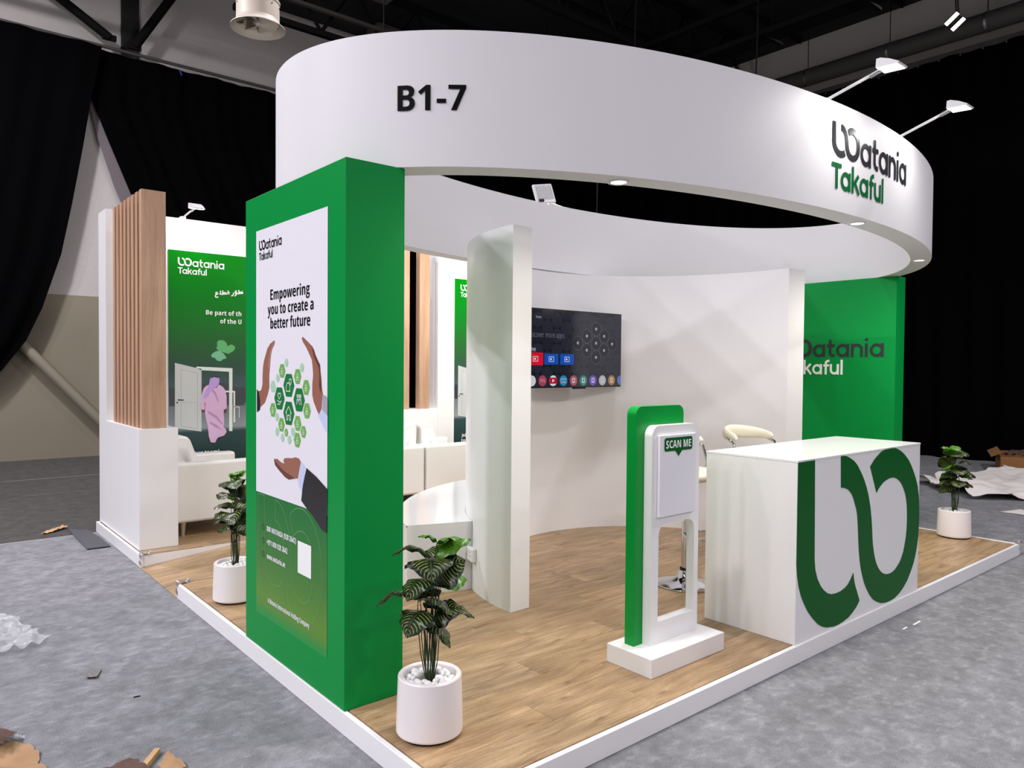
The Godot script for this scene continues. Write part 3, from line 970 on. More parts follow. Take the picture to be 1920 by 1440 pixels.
	# boxes near the back wall
	for b in [[Vector3(6.3, 8.15, -12.12), Vector3(7.7, 8.75, -11.6), "grey air duct box on the back wall beside the conduit"], [Vector3(4.6, 8.3, -10.1), Vector3(5.6, 8.75, -9.4), "dark duct box hanging close to the fan"]]:
		st = S()
		rbox(st, b[0], b[1], 0.01)
		solo("duct_box", st, mat("duct_box", Color(0.34, 0.32, 0.31), 0.7), b[2], "duct")
	# twin bar lamp at the far right, hung askew
	var tl := thing("twin_flood_lamp", "twin bar flood lamp glowing above the round duct", "lamp", Vector3(12.2, 7.46, -2.77))
	var ask := Basis.looking_at(Vector3(-0.92, -0.75, 0.35), Vector3(0.35, 0.75, 0.45))      # lenses look down into the hall
	st = S()
	orbox(st, Transform3D(ask, ask * Vector3(0, 0, 0.08)), Vector3(0.18, 0.18, 0.07), 0.015, 2)
	part("housing", st, M.lamp_black, tl)
	for s in [-1, 1]:
		st = S()
		orbox(st, Transform3D(ask, ask * Vector3(s * 0.07, 0, 0.03)), Vector3(0.075, 0.25, 0.05), 0.015, 2)
		var bar := part("lamp_bar", st, M.lamp_black, tl)
		st = S()
		orbox(st, Transform3D(ask, ask * Vector3(s * 0.07, 0, 0.0)), Vector3(0.062, 0.235, 0.012), 0.004)
		part("lamp_lens", st, M.lamp_glow, bar)
	for s in [-0.05, 0.05]:
		st = S()
		tube(st, [Vector3(s + 0.12, 0.1, 0), Vector3(s, 0.6, 0), Vector3(s, 1.28, 0)], 0.012, 6)
		part("cable", st, M.lamp_black, tl)
	area(tl, ask * Vector3(0, 0, -0.012), ask * Vector3(0, 0, -1), Vector2(0.2, 0.23), 6.0, Color(1, 0.99, 0.95))
	# suspended cables over the canopy
	for k in 3:
		st = S()
		var x: float = [4.6, 6.9, 8.2][k]
		var z: float = [-8.5, -5.2, -4.0][k]
		tube(st, [Vector3(x, 8.7, z), Vector3(x + 0.02, 7.2, z + 0.01), Vector3(x - 0.01, 5.4, z)], 0.012, 6)
		solo("hanging_cable", st, M.pipe_dark, ["dark bundle of cables hanging near the fan", "thin dark cable hanging behind the canopy", "thin cable hanging towards the round duct"][k], "cable")


# ---------------------------------------------------------------- boards with running grain
func board(st: SurfaceTool, xf: Transform3D, size: Vector3, along: int, scale: Vector2, ofs: Vector2) -> void:
	var h := size / 2
	for ax in 3:
		var u := Vector3.ZERO; u[(ax + 1) % 3] = h[(ax + 1) % 3]
		var v := Vector3.ZERO; v[(ax + 2) % 3] = h[(ax + 2) % 3]
		for s in [-1.0, 1.0]:
			var n := Vector3.ZERO; n[ax] = s
			var c: Vector3 = n * h[ax]
			var p := [c - u - v, c + u - v, c + u + v, c - u + v]
			var t := p.map(func(q): return Vector2(q[along] / scale.x, (q.x + q.y + q.z - q[along]) / scale.y) + ofs)
			quad(st, xf * p[0], xf * p[1], xf * p[2], xf * p[3], xf.basis * n, t[0], t[1], t[2], t[3])


func platform() -> void:
	var o := thing("booth_platform", "low wood-floored booth platform with white skirting on grey carpet", "platform")
	var RAMP := 0.92
	var z1 := -3.311; var z2 := -4.276      # the ramp lies between these
	var row := 0.193
	var st := S()
	box(st, Vector3(0.02, 0.001, -3.29), Vector3(6.05, 0.091, -0.02))
	box(st, Vector3(RAMP, 0.001, z2 + 0.01), Vector3(6.05, 0.091, -3.29))
	box(st, Vector3(0.02, 0.001, -5.9), Vector3(6.05, 0.091, z2 - 0.02))
	part("deck_base", st, M.under, o)
	# boards run along x
	var k := 0
	for r in 29:
		var za := -0.03 - r * row
		var zb := maxf(za - row, -5.62)
		if zb > za - 0.02: break
		var on_ramp := za <= z1 + 0.01 and zb >= z2 - 0.01
		var x := 0.03 - fposmod(r * 0.47 + 0.11, 1.22)
		while x < 6.04:
			var a := maxf(x, 0.03); var b := minf(x + 1.22, 6.04)
			x += 1.22
			if on_ramp: a = maxf(a, RAMP + 0.002)
			if b - a < 0.03: continue
			var size := Vector3(b - a - 0.0012, 0.008, za - zb - 0.0012)
			st = S()
			board(st, Transform3D(Basis(), Vector3((a + b) / 2, 0.096, (za + zb) / 2)), size, 0, Vector2(2.1, 0.8), Vector2(rng.randf_range(0.3, 0.7), rng.randf_range(0.13, 0.87)))
			part("plank", st, M["board_%d" % ((k * 7 + r * 3) % 4)], o)
			k += 1
	# sloping boards of the access ramp
	var slope := Vector3(RAMP, 0.098, 0)
	var bas := Basis(slope.normalized(), Vector3(-slope.y, slope.x, 0).normalized(), Vector3(0, 0, 1))
	st = S()
	prism(st, PackedVector2Array([Vector2(0.0, 0.001), Vector2(RAMP, 0.001), Vector2(RAMP, 0.088)]), z1 - z2 - 0.004, Transform3D(Basis(), Vector3(0, 0, z1 - 0.002)))
	part("ramp_base", st, M.under, o)
	for r in 5:
		var za := z1 - r * row; var zb := za - row
		var cut := 0.3 + fposmod(r * 0.37, 0.5)
		for seg in [[0.0, cut], [cut, slope.length()]]:
			st = S()
			var mid: float = (seg[0] + seg[1]) / 2
			board(st, Transform3D(bas, slope.normalized() * mid + Vector3(0, 0.0, (za + zb) / 2)), Vector3(seg[1] - seg[0] - 0.0012, 0.008, za - zb - 0.0012), 0, Vector2(2.1, 0.8), Vector2(rng.randf_range(0.3, 0.7), rng.randf_range(0.13, 0.87)))
			part("ramp_plank", st, M["board_%d" % (r % 4)], o)
	# white skirting
	for s in [[Vector3(0, 0, -0.028), Vector3(6.07, 0.1, 0)], [Vector3(0, 0, z1), Vector3(0.026, 0.1, -0.028)], [Vector3(0, 0, -5.92), Vector3(0.026, 0.1, z2 + 0.0)], [Vector3(0.026, 0, z2 - 0.026), Vector3(RAMP, 0.1, z2)], [Vector3(0.026, 0, z1), Vector3(RAMP, 0.1, z1 + 0.018)], [Vector3(6.044, 0, -5.92), Vector3(6.07, 0.102, -0.028)], [Vector3(0.026, 0, -5.92), Vector3(6.044, 0.1, -5.905)]]:
		st = S()
		rbox(st, s[0], s[1], 0.004)
		part("skirting", st, M.white, o, "white skirting board")


# ---------------------------------------------------------------- elliptical canopy
func ring_canopy() -> void:
	var o := thing("ring_canopy", "large white elliptical ring canopy over the booth with lettering", "canopy", Vector3(RING_C.x, RING_LOW, RING_C.z))
	var st := S()
	var n := 240
	var inner := RingSheet.new(RING_C, RING_A - RING_W, RING_B - RING_W, RING_TURN, 0.0)
	var outer := RingSheet.new(RING_C, RING_A, RING_B, RING_TURN, 0.0)
	var nrm := func(t: float, a: float, b: float) -> Vector3: return Vector3(b * cos(t), 0, a * sin(t)).rotated(Vector3.UP, -RING_TURN).normalized()
	var lo := Vector3.UP * RING_LOW; var hi := Vector3.UP * RING_HIGH
	for i in n:
		var t0 := TAU * i / n; var t1 := TAU * (i + 1) / n
		var p0 := outer.flat(t0); var p1 := outer.flat(t1)
		var q0 := inner.flat(t0); var q1 := inner.flat(t1)
		var n0: Vector3 = nrm.call(t0, RING_A, RING_B); var n1: Vector3 = nrm.call(t1, RING_A, RING_B)
		tri(st, p0 + lo, p1 + lo, p1 + hi, n0, n1, n1); tri(st, p0 + lo, p1 + hi, p0 + hi, n0, n1, n0)
		tri(st, q0 + lo, q1 + lo, q1 + hi, -n0, -n1, -n1); tri(st, q0 + lo, q1 + hi, q0 + hi, -n0, -n1, -n0)
		quad(st, p0 + hi, p1 + hi, q1 + hi, q0 + hi, Vector3.UP)
		quad(st, p0 + lo, p1 + lo, q1 + lo, q0 + lo, Vector3.DOWN)
	wpart("ring", st, M.white_matt, o)
	# lettering on the outside
	var sh := RingSheet.new(RING_C, RING_A, RING_B, RING_TURN, 2.758)
	st = S()
	words(st, sh, "B1-7", Vector2(0, 2.768), 0.312, 0.158, 0.004)
	wpart("stand_number", st, M.ink_black, o, "black stand number B1-7")
	sh = RingSheet.new(RING_C, RING_A, RING_B, RING_TURN, 1.768)
	st = S()
	var low := S()
	wordmark(st, low, sh, Vector2(0, 2.823), 1.05, 0.004)
	wpart("name_lettering", st, M.ink_grey, o, "dark grey name lettering with looped emblem")
	wpart("name_lettering", low, M.ink_green, o, "green second line of the name")
	# downlights set in the underside; the last, unseen, added to light the bench
	var where := ["over the plant pot and column", "over the counter", "at the counter end by the green wall", "added unseen behind the green column to light the bench"]
	for k in 4:
		var p: Vector3 = [Vector3(1.205, RING_LOW, -0.372), Vector3(3.053, RING_LOW, -0.075), Vector3(4.95, RING_LOW, -0.447), Vector3(0.47, RING_LOW, -2.29)][k]
		var d := thing("downlight", "small round glowing downlight in the canopy underside " + where[k], "lamp", p, 0.0, "canopy downlights")
		st = S()
		lathe(st, [Vector2(0.055, 0.0), Vector2(0.053, -0.006), Vector2(0.04, -0.006), Vector2(0.036, 0.0)], Vector3.ZERO, 28)
		var ring := part("trim_ring", st, M.lamp_white, d)
		st = S()
		lathe(st, [Vector2(0.037, -0.003), Vector2(0, -0.003)], Vector3.ZERO, 28)
		part("lamp_lens", st, M.lamp_glow, ring)
		area(d, Vector3(0, -0.008, 0), Vector3.DOWN, Vector2(0.065, 0.065), LAMP[8] if k < 3 else LAMP[8] * 0.4, Color(1, 0.97, 0.92))
	# arm lamps on the rim
	arm_lamp(Vector3(2.576, RING_HIGH, -0.06), Vector3(2.576, 3.222, 0.25), Vector3(0, -0.06, 1.0), LAMP[9], "white arm lamp on the canopy rim, above the emblem of the name")
	arm_lamp(Vector3(3.59, RING_HIGH, -0.09), Vector3(3.59, 3.244, 0.235), Vector3(0, -0.06, 1.0), LAMP[9], "white arm lamp on the canopy rim, above the end of the name")
	# floodlight seen from behind on the far side of the ring
	var f := thing("flood_light", "ribbed white flood light seen from behind on the far rim of the canopy", "lamp", Vector3(3.33, RING_HIGH, -3.08))
	var tilt := Basis(Vector3.UP, deg_to_rad(-26)) * Basis(Vector3.RIGHT, deg_to_rad(-22)) * Basis(Vector3.BACK, deg_to_rad(8))
	var bx := Transform3D(tilt, Vector3(-0.02, 0.15, -0.13))
	st = S()
	orbox(st, bx, Vector3(0.2, 0.21, 0.028), 0.012, 3)
	part("housing", st, M.lamp_white, f)
	for k in 11:
		st = S()
		orbox(st, bx * Transform3D(Basis(), Vector3(-0.08 + k * 0.016, 0.012, 0.02)), Vector3(0.005, 0.165, 0.016), 0.002)
		part("cooling_rib", st, M.lamp_white, f)
	st = S()
	orbox(st, bx * Transform3D(Basis(), Vector3(0, 0, -0.016)), Vector3(0.17, 0.18, 0.004), 0.001)
	part("lamp_lens", st, M.lamp_glow, f)
	st = S()
	tube(st, [Vector3(0.2, 0.014, 0.0), Vector3(0.15, 0.03, -0.05), Vector3(0.02, 0.07, -0.11)], 0.012, 8)
	part("arm", st, M.lamp_white, f)
	st = S()
	orbox(st, bx * Transform3D(Basis(), Vector3(-0.05, -0.085, 0.024)), Vector3(0.05, 0.025, 0.024), 0.004)
	part("driver", st, M.lamp_black, f)
	area(f, bx * Vector3(0, 0, -0.025), bx.basis * Vector3(0, 0, -1), Vector2(0.16, 0.17), LAMP[11], Color(1, 0.98, 0.95))


# clamp, straight arm, swivel and square head; fall is the direction the head runs out
func arm_lamp(from: Vector3, to: Vector3, fall: Vector3, energy: float, label: String, side := Vector3.RIGHT) -> void:
	var o := thing("arm_lamp", label, "lamp", from, 0.0, "white arm lamps of the booth")
	var t := to - from
	fall = fall.normalized()
	var down := fall.cross(side).normalized()
	if down.y > 0: down = -down
	var st := S()
	orbox(st, Transform3D(Basis(), Vector3(0, 0.012, 0)), Vector3(0.05, 0.024, 0.07), 0.005)
	part("clamp", st, M.lamp_white, o)
	st = S()
	tube(st, [Vector3(0, 0.012, 0), t], 0.0085, 10)
	part("arm", st, M.lamp_white, o)
	st = S()
	tube(st, [t - t.normalized() * 0.05, t + t.normalized() * 0.012], 0.013, 10)
	part("swivel", st, M.steel, o)
	st = S()
	var hb := Basis(side, -down, fall)
	var c := t + fall * 0.06 - down * 0.01
	# wedge-shaped head: deeper at the arm, thin at the front
	var prof := PackedVector2Array([Vector2(-0.055, -0.01), Vector2(0.06, -0.01), Vector2(0.064, -0.002), Vector2(0.015, 0.022), Vector2(-0.034, 0.038), Vector2(-0.055, 0.036)])
	prism(st, prof, 0.11, Transform3D(Basis(fall, -down, side), c + side * 0.055))
	var head := part("head", st, M.lamp_white, o)
	st = S()
	orbox(st, Transform3D(hb, c + down * 0.011), Vector3(0.1, 0.004, 0.105), 0.001)
	part("lamp_lens", st, M.lamp_glow, head)
	area(o, c + down * 0.018, down, Vector2(0.095, 0.1), energy, Color(1, 0.985, 0.97))


# ---------------------------------------------------------------- curved wall, bench, green wall
func wall_line(f: float) -> Array:
	# angle in degrees from the near left end; returns [inner point, outward direction, thickness]
	var t := deg_to_rad(f)
	var c := Vector3(3.12, 0, -1.41); var a := 1.55; var b := 1.49
	if f > 90:
		c = Vector3(3.126, 0, -1.427); a = 1.312; b = 1.471
	var p := c + Vector3(-a * cos(t), 0, -b * sin(t))
	var n := Vector3(-b * cos(t), 0, -a * sin(t)).normalized()
	if f < 90: p -= n * 0.055 * sin(2.0 * t) * sin(2.0 * t)
	return [p, n, lerpf(0.155, 0.232, f / 185.0)]


func booth_walls() -> void:
	var o := thing("curved_wall", "white curved partition wall standing round the television corner", "wall", Vector3(3.1, DECK, -1.42))
	var st := S()
	var steps := 74
	var lo := Vector3.UP * DECK; var hi := Vector3.UP * 2.486
	for i in steps:
		var A := wall_line(185.0 * i / steps); var B := wall_line(185.0 * (i + 1) / steps)
		var a: Vector3 = A[0]; var b: Vector3 = B[0]; var na: Vector3 = A[1]; var nb: Vector3 = B[1]
		var c: Vector3 = a + na * A[2]; var d: Vector3 = b + nb * B[2]
		tri(st, a + lo, b + lo, b + hi, -na, -nb, -nb); tri(st, a + lo, b + hi, a + hi, -na, -nb, -na)
		tri(st, c + lo, d + lo, d + hi, na, nb, nb); tri(st, c + lo, d + hi, c + hi, na, nb, na)
		quad(st, a + hi, b + hi, d + hi, c + hi, Vector3.UP)
		if i == 0: quad(st, a + lo, c + lo, c + hi, a + hi, Vector3(0, 0, 1))
		if i == steps - 1: quad(st, b + lo, d + lo, d + hi, b + hi, Vector3(0, 0, 1))
		quad(st, a + lo, b + lo, d + lo, c + lo, Vector3.DOWN)
		if i % 6 == 5 or i == steps - 1:
			wpart("panel", st, M.white, o)
			st = S()
	# low bench wrapped round the outside of the wall
	o = thing("curved_bench", "low glossy white curved bench wrapped round the outside of the curved wall", "bench", Vector3(1.5, DECK, -2.4))
	st = S()
	var top := S()
	var h0 := Vector3.UP * DECK; var h1 := Vector3.UP * 0.553; var h2 := Vector3.UP * 0.565
	for i in 48:
		var f0 := 19.0 + 106.0 * i / 48; var f1 := 19.0 + 106.0 * (i + 1) / 48
		var p := []
		for f in [f0, f1]:
			var W := wall_line(f)
			var t := deg_to_rad(f)
			var out := Vector3(3.1, 0, -1.4) + Vector3(-cos(t), 0, -sin(t)) * 2.12
			p.append([W[0] + W[1] * (W[2] + 0.002), out, Vector3(-cos(t), 0, -sin(t))])
		var a: Vector3 = p[0][0]; var b: Vector3 = p[1][0]; var c: Vector3 = p[0][1]; var d: Vector3 = p[1][1]
		var na: Vector3 = p[0][2]; var nb: Vector3 = p[1][2]
		tri(st, c + h0, d + h0, d + h1, na, nb, nb); tri(st, c + h0, d + h1, c + h1, na, nb, na)
		tri(st, a + h0, b + h0, b + h1, -na, -nb, -nb); tri(st, a + h0, b + h1, a + h1, -na, -nb, -na)
		quad(top, a + h2, b + h2, d + na * 0.006 + h2, c + na * 0.006 + h2, Vector3.UP)
		quad(top, a + h1, b + h1, d + na * 0.006 + h1, c + na * 0.006 + h1, Vector3.DOWN)
		tri(top, c + na * 0.006 + h1, d + na * 0.006 + h1, d + na * 0.006 + h2, na, nb, nb); tri(top, c + na * 0.006 + h1, d + na * 0.006 + h2, c + na * 0.006 + h2, na, nb, na)
		for e in [[0, a, c, Vector3(0.3, 0, 0.95)], [47, b, d, Vector3(0.9, 0, -0.3)]]:
			if i == e[0]:
				quad(st, e[1] + h0, e[2] + h0, e[2] + h1, e[1] + h1, e[3])
				quad(top, e[1] + h1, e[2] + h1, e[2] + h2, e[1] + h2, e[3])
	wpart("bench_body", st, M.white, o)
	wpart("bench_top", top, M.white_gloss, o, "glossy white bench top")
	# twin wall socket
	var W := wall_line(18.0)
	var n: Vector3 = W[1]
	var u := n.cross(Vector3.UP).normalized() * -1.0
	var pos: Vector3 = W[0] + n * (W[2] + 0.018) + Vector3.UP * 0.352
	var so := thing("wall_socket", "white twin power socket on the curved wall behind the plant", "socket", pos)
	var B := Basis(u, Vector3.UP, n)
	st = S()
	orbox(st, Transform3D(B, Vector3.ZERO), Vector3(0.15, 0.092, 0.036), 0.008, 3)
	part("plate", st, M.white, so)
	for s in [-1, 1]:
		for q in [[0, 0.0, 0.016, 0.006, 0.012], [-1, -0.011, -0.008, 0.008, 0.006], [1, 0.011, -0.008, 0.008, 0.006]]:
			st = S()
			orbox(st, Transform3D(B, B * Vector3(s * 0.036 + q[1], q[2], 0.0175)), Vector3(q[3], q[4], 0.003), 0.0005)
			part("socket_slot", st, M.ink_grey, so)
	for s in [-1, 1]:
		st = S()
		orbox(st, Transform3D(B, B * Vector3(s * 0.009, 0.022, 0.018)), Vector3(0.012, 0.02, 0.006), 0.002)
		part("rocker_switch", st, M.white_matt, so)
	# green wall with the name at the right
	o = thing("green_wall", "green panel wall with large name lettering behind the counter", "wall", Vector3(5.98, DECK, -2.0))
	st = S()
	rbox(st, Vector3(5.87, DECK, -3.05), Vector3(6.065, RING_LOW - 0.001, -1.0), 0.003)
	wpart("panel", st, M.green, o)
	var sh := Sheet.new(Transform3D(Basis(Vector3(0, 0, 1), Vector3.UP, Vector3.LEFT), Vector3(5.868, 0, -2.143)))
	st = S()
	var low := S()
	wordmark(st, low, sh, Vector2(0, 1.742), 1.034, 0.002)
	wpart("name_lettering", st, M.ink_grey, o, "dark grey name lettering with looped emblem")
	wpart("name_lettering", low, M.ink_white, o, "white second line of the name")


# ---------------------------------------------------------------- green column with the tall banner
func column() -> void:
	var o := thing("display_column", "tall green column with printed hands and hexagons banner at the platform edge", "column", Vector3(0.156, DECK, -1.445))
	var st := S()
	rbox(st, Vector3(0.007, DECK, -2.03), Vector3(0.305, RING_LOW - 0.001, -0.861), 0.003)
	wpart("body", st, M.green, o)
	var sh := Sheet.new(Transform3D(Basis(Vector3(0, 0, 1), Vector3.UP, Vector3.LEFT), Vector3(0.007, 0.284, -1.872)))
	var ink := func(called: String, m: Material, outline: PackedVector2Array, lift: float):
		var s := S()
		pfill(s, sh, outline, lift, Rect2(0, 0, 0.846, 2.045))
		wpart(called, s, m, o)
	var g := mat("banner_foot", Color(1, 1, 1), 0.4)
	g.albedo_texture = ramp([[0.0, Color(0.075, 0.42, 0.18)], [0.70, Color(0.09, 0.44, 0.18)], [0.84, Color(0.22, 0.47, 0.16)], [0.94, Color(0.36, 0.54, 0.16)], [0.97, Color(0.33, 0.54, 0.17)], [1.0, Color(0.075, 0.57, 0.25)]])
	g.texture_repeat = false
	ink.call("banner_foot", g, PackedVector2Array([Vector2(0, 0), Vector2(0.846, 0), Vector2(0.846, 0.70), Vector2(0, 0.70)]), 0.0012)
	ink.call("banner_paper", mat("banner_white", Color(0.91, 0.905, 0.93), 0.4), PackedVector2Array([Vector2(0, 0.653), Vector2(0.846, 0.653), Vector2(0.846, 2.045), Vector2(0, 2.045)]), 0.0018)
	# looped emblem drawn as a thin outline on the green foot
	var thin := mat("emblem_line", Color(0.42, 0.66, 0.40), 0.4)
	st = S()
	for L in [LOGO_U, LOGO_O]:
		var pl := PackedVector2Array()
		for p in poly(L): pl.append(Vector2(0.03 + p.x * 0.47, 0.085 + p.y * 0.55))
		pline(st, sh, pl, 0.003, 0.0022, true)
	wpart("emblem_outline", st, thin, o)
	# name, headline
	st = S()
	var low := S()
	wordmark(st, low, sh, Vector2(0.042, 1.935), 0.294, 0.003)
	wpart("banner_name", st, M.ink_black, o)
	wpart("banner_name", low, mat("ink_deep_green", Color(0.05, 0.24, 0.13), 0.4), o)
	st = S()
	words(st, sh, "Empowering", Vector2(0.194, 1.667), 0.468, 0.074, 0.003)
	words(st, sh, "you to create a", Vector2(0.160, 1.592), 0.543, 0.074, 0.003)
	words(st, sh, "better future", Vector2(0.196, 1.519), 0.472, 0.074, 0.003)
	wpart("headline", st, M.ink_black, o)
	# hexagons
	var tones := [mat("hex_deep", Color(0.10, 0.48, 0.22), 0.4), mat("hex_mid", Color(0.45, 0.70, 0.34), 0.4), mat("hex_pale", Color(0.67, 0.83, 0.70), 0.4)]
	var icons := S()
	for i in range(0, HEXES.size(), 5):
		var c := Vector2(HEXES[i], HEXES[i + 1]); var hw: float = HEXES[i + 2]; var k: int = HEXES[i + 4]
		var hp := PackedVector2Array()
		for j in 6: hp.append(c + Vector2(cos(TAU * j / 6), sin(TAU * j / 6)) * hw)
		ink.call("hexagon", tones[k], hp, 0.003)
		var s := hw * 0.5
		var lw := hw * 0.06
		if k == 0:
			if i == 15:      # house
				pline(icons, sh, PackedVector2Array([c + Vector2(-s, 0.05 * s), c + Vector2(0, s), c + Vector2(s, 0.05 * s), c + Vector2(0.72 * s, 0.05 * s), c + Vector2(0.72 * s, -s), c + Vector2(0.3 * s, -s), c + Vector2(0.3 * s, -0.3 * s), c + Vector2(-0.3 * s, -0.3 * s), c + Vector2(-0.3 * s, -s), c + Vector2(-0.72 * s, -s), c + Vector2(-0.72 * s, 0.05 * s)]), lw, 0.0036, true)
			elif i == 0:     # car and shield
				pline(icons, sh, PackedVector2Array([c + Vector2(-0.9 * s, -0.2 * s), c + Vector2(-0.55 * s, 0.35 * s), c + Vector2(0.2 * s, 0.35 * s), c + Vector2(0.5 * s, -0.2 * s), c + Vector2(0.5 * s, -0.9 * s), c + Vector2(-0.9 * s, -0.9 * s)]), lw, 0.0036, true)
				pline(icons, sh, PackedVector2Array([c + Vector2(0.3 * s, 0.95 * s), c + Vector2(0.95 * s, 0.95 * s), c + Vector2(0.95 * s, 0.4 * s), c + Vector2(0.62 * s, 0.05 * s), c + Vector2(0.3 * s, 0.4 * s)]), lw, 0.0036, true)
			elif i == 5:     # heart over hand
				pline(icons, sh, arc(c + Vector2(-0.25 * s, 0.55 * s), Vector2(0.3, 0.3) * s, 0, 180, 8) + PackedVector2Array([c + Vector2(0.0, -0.15 * s)]), lw, 0.0036)
				pline(icons, sh, arc(c + Vector2(0.35 * s, 0.55 * s), Vector2(0.3, 0.3) * s, 180, 0, 8) + PackedVector2Array([c + Vector2(0.0, -0.15 * s)]), lw, 0.0036)
				pline(icons, sh, PackedVector2Array([c + Vector2(-0.8 * s, -0.3 * s), c + Vector2(-0.3 * s, -0.45 * s), c + Vector2(0.2 * s, -0.6 * s), c + Vector2(0.8 * s, -0.35 * s), c + Vector2(0.2 * s, -0.95 * s), c + Vector2(-0.7 * s, -0.9 * s)]), lw, 0.0036)
			else:            # group of figures
				for q in [-0.5, 0.1, 0.6]:
					pline(icons, sh, ellipse(c + Vector2(q * s, 0.55 * s), 0.2 * s, 0.22 * s, 10), lw, 0.0036, true)
					pline(icons, sh, arc(c + Vector2(q * s, -0.75 * s), Vector2(0.3, 0.9) * s, 0, 180, 8), lw, 0.0036)
		elif k == 1:
			pline(icons, sh, ellipse(c + Vector2(0, 0.25 * s), 0.38 * s, 0.42 * s, 10), lw, 0.0036, true)
			pline(icons, sh, PackedVector2Array([c + Vector2(-0.6 * s, -0.8 * s), c + Vector2(-0.55 * s, -0.25 * s), c + Vector2(0.55 * s, -0.25 * s), c + Vector2(0.6 * s, -0.8 * s)]), lw, 0.0036, true)
	wpart("hexagon_icons", icons, M.ink_white, o)
	# hands and sleeves
	var skin := mat("print_skin", Color(0.60, 0.40, 0.33), 0.4); var skin2 := mat("print_skin_deep", Color(0.42, 0.26, 0.21), 0.4)
	var skin3 := mat("print_skin_pale", Color(0.72, 0.50, 0.44), 0.4); var suit := mat("print_suit", Color(0.15, 0.14, 0.15), 0.4)
	var cuff := mat("print_cuff", Color(0.78, 0.82, 0.93), 0.4); var knit := mat("print_knit", Color(0.66, 0.65, 0.70), 0.4)
	ink.call("printed_hand", skin, poly(H_LEFT), 0.0030)
	ink.call("printed_hand_tone", skin3, poly(LEFT_HAND_TINT), 0.0034)
	ink.call("printed_sleeve", suit, poly(H_LEFTCUFF), 0.0038)
	ink.call("printed_hand", skin, poly(H_RIGHT), 0.0030)
	ink.call("printed_hand_tone", skin2, poly(RIGHT_HAND_TINT), 0.0034)
	ink.call("printed_sleeve", cuff, poly(H_RIGHTCUFF), 0.0034)
	ink.call("printed_sleeve", knit, poly(H_RIGHTSLEEVE), 0.0038)
	ink.call("printed_hand", skin, poly(H_LOW), 0.0030)
	ink.call("printed_hand_tone", skin2, poly(LOW_HAND_TINT), 0.0034)
	ink.call("printed_sleeve", cuff, poly(H_LOWCUFF), 0.0034)
	ink.call("printed_sleeve", suit, poly(H_LOWSLEEVE), 0.0038)
	# contact lines
	st = S()
	words(st, sh, "800 WATANIA (928 2642)", Vector2(0.150, 0.462), 0.365, 0.037, 0.003)
	words(st, sh, "+971 800 928 2642", Vector2(0.150, 0.392), 0.262, 0.037, 0.003)
	words(st, sh, "www.watania.ae", Vector2(0.150, 0.318), 0.236, 0.037, 0.003)
	words(st, sh, "A Watania International Holding Company", Vector2(0.164, 0.088), 0.5, 0.034, 0.003)
	wpart("contact_text", st, M.ink_white, o)
	st = S()
	for k in 3: pline(st, sh, ellipse(Vector2(0.1, 0.474 - k * 0.072), 0.014, 0.015, 16), 0.003, 0.003, true)
	wpart("contact_icons", st, M.ink_deep_green, o)
	ink.call("white_square", M.ink_white, PackedVector2Array([Vector2(0.534, 0.327), Vector2(0.683, 0.327), Vector2(0.683, 0.483), Vector2(0.534, 0.483)]), 0.003)


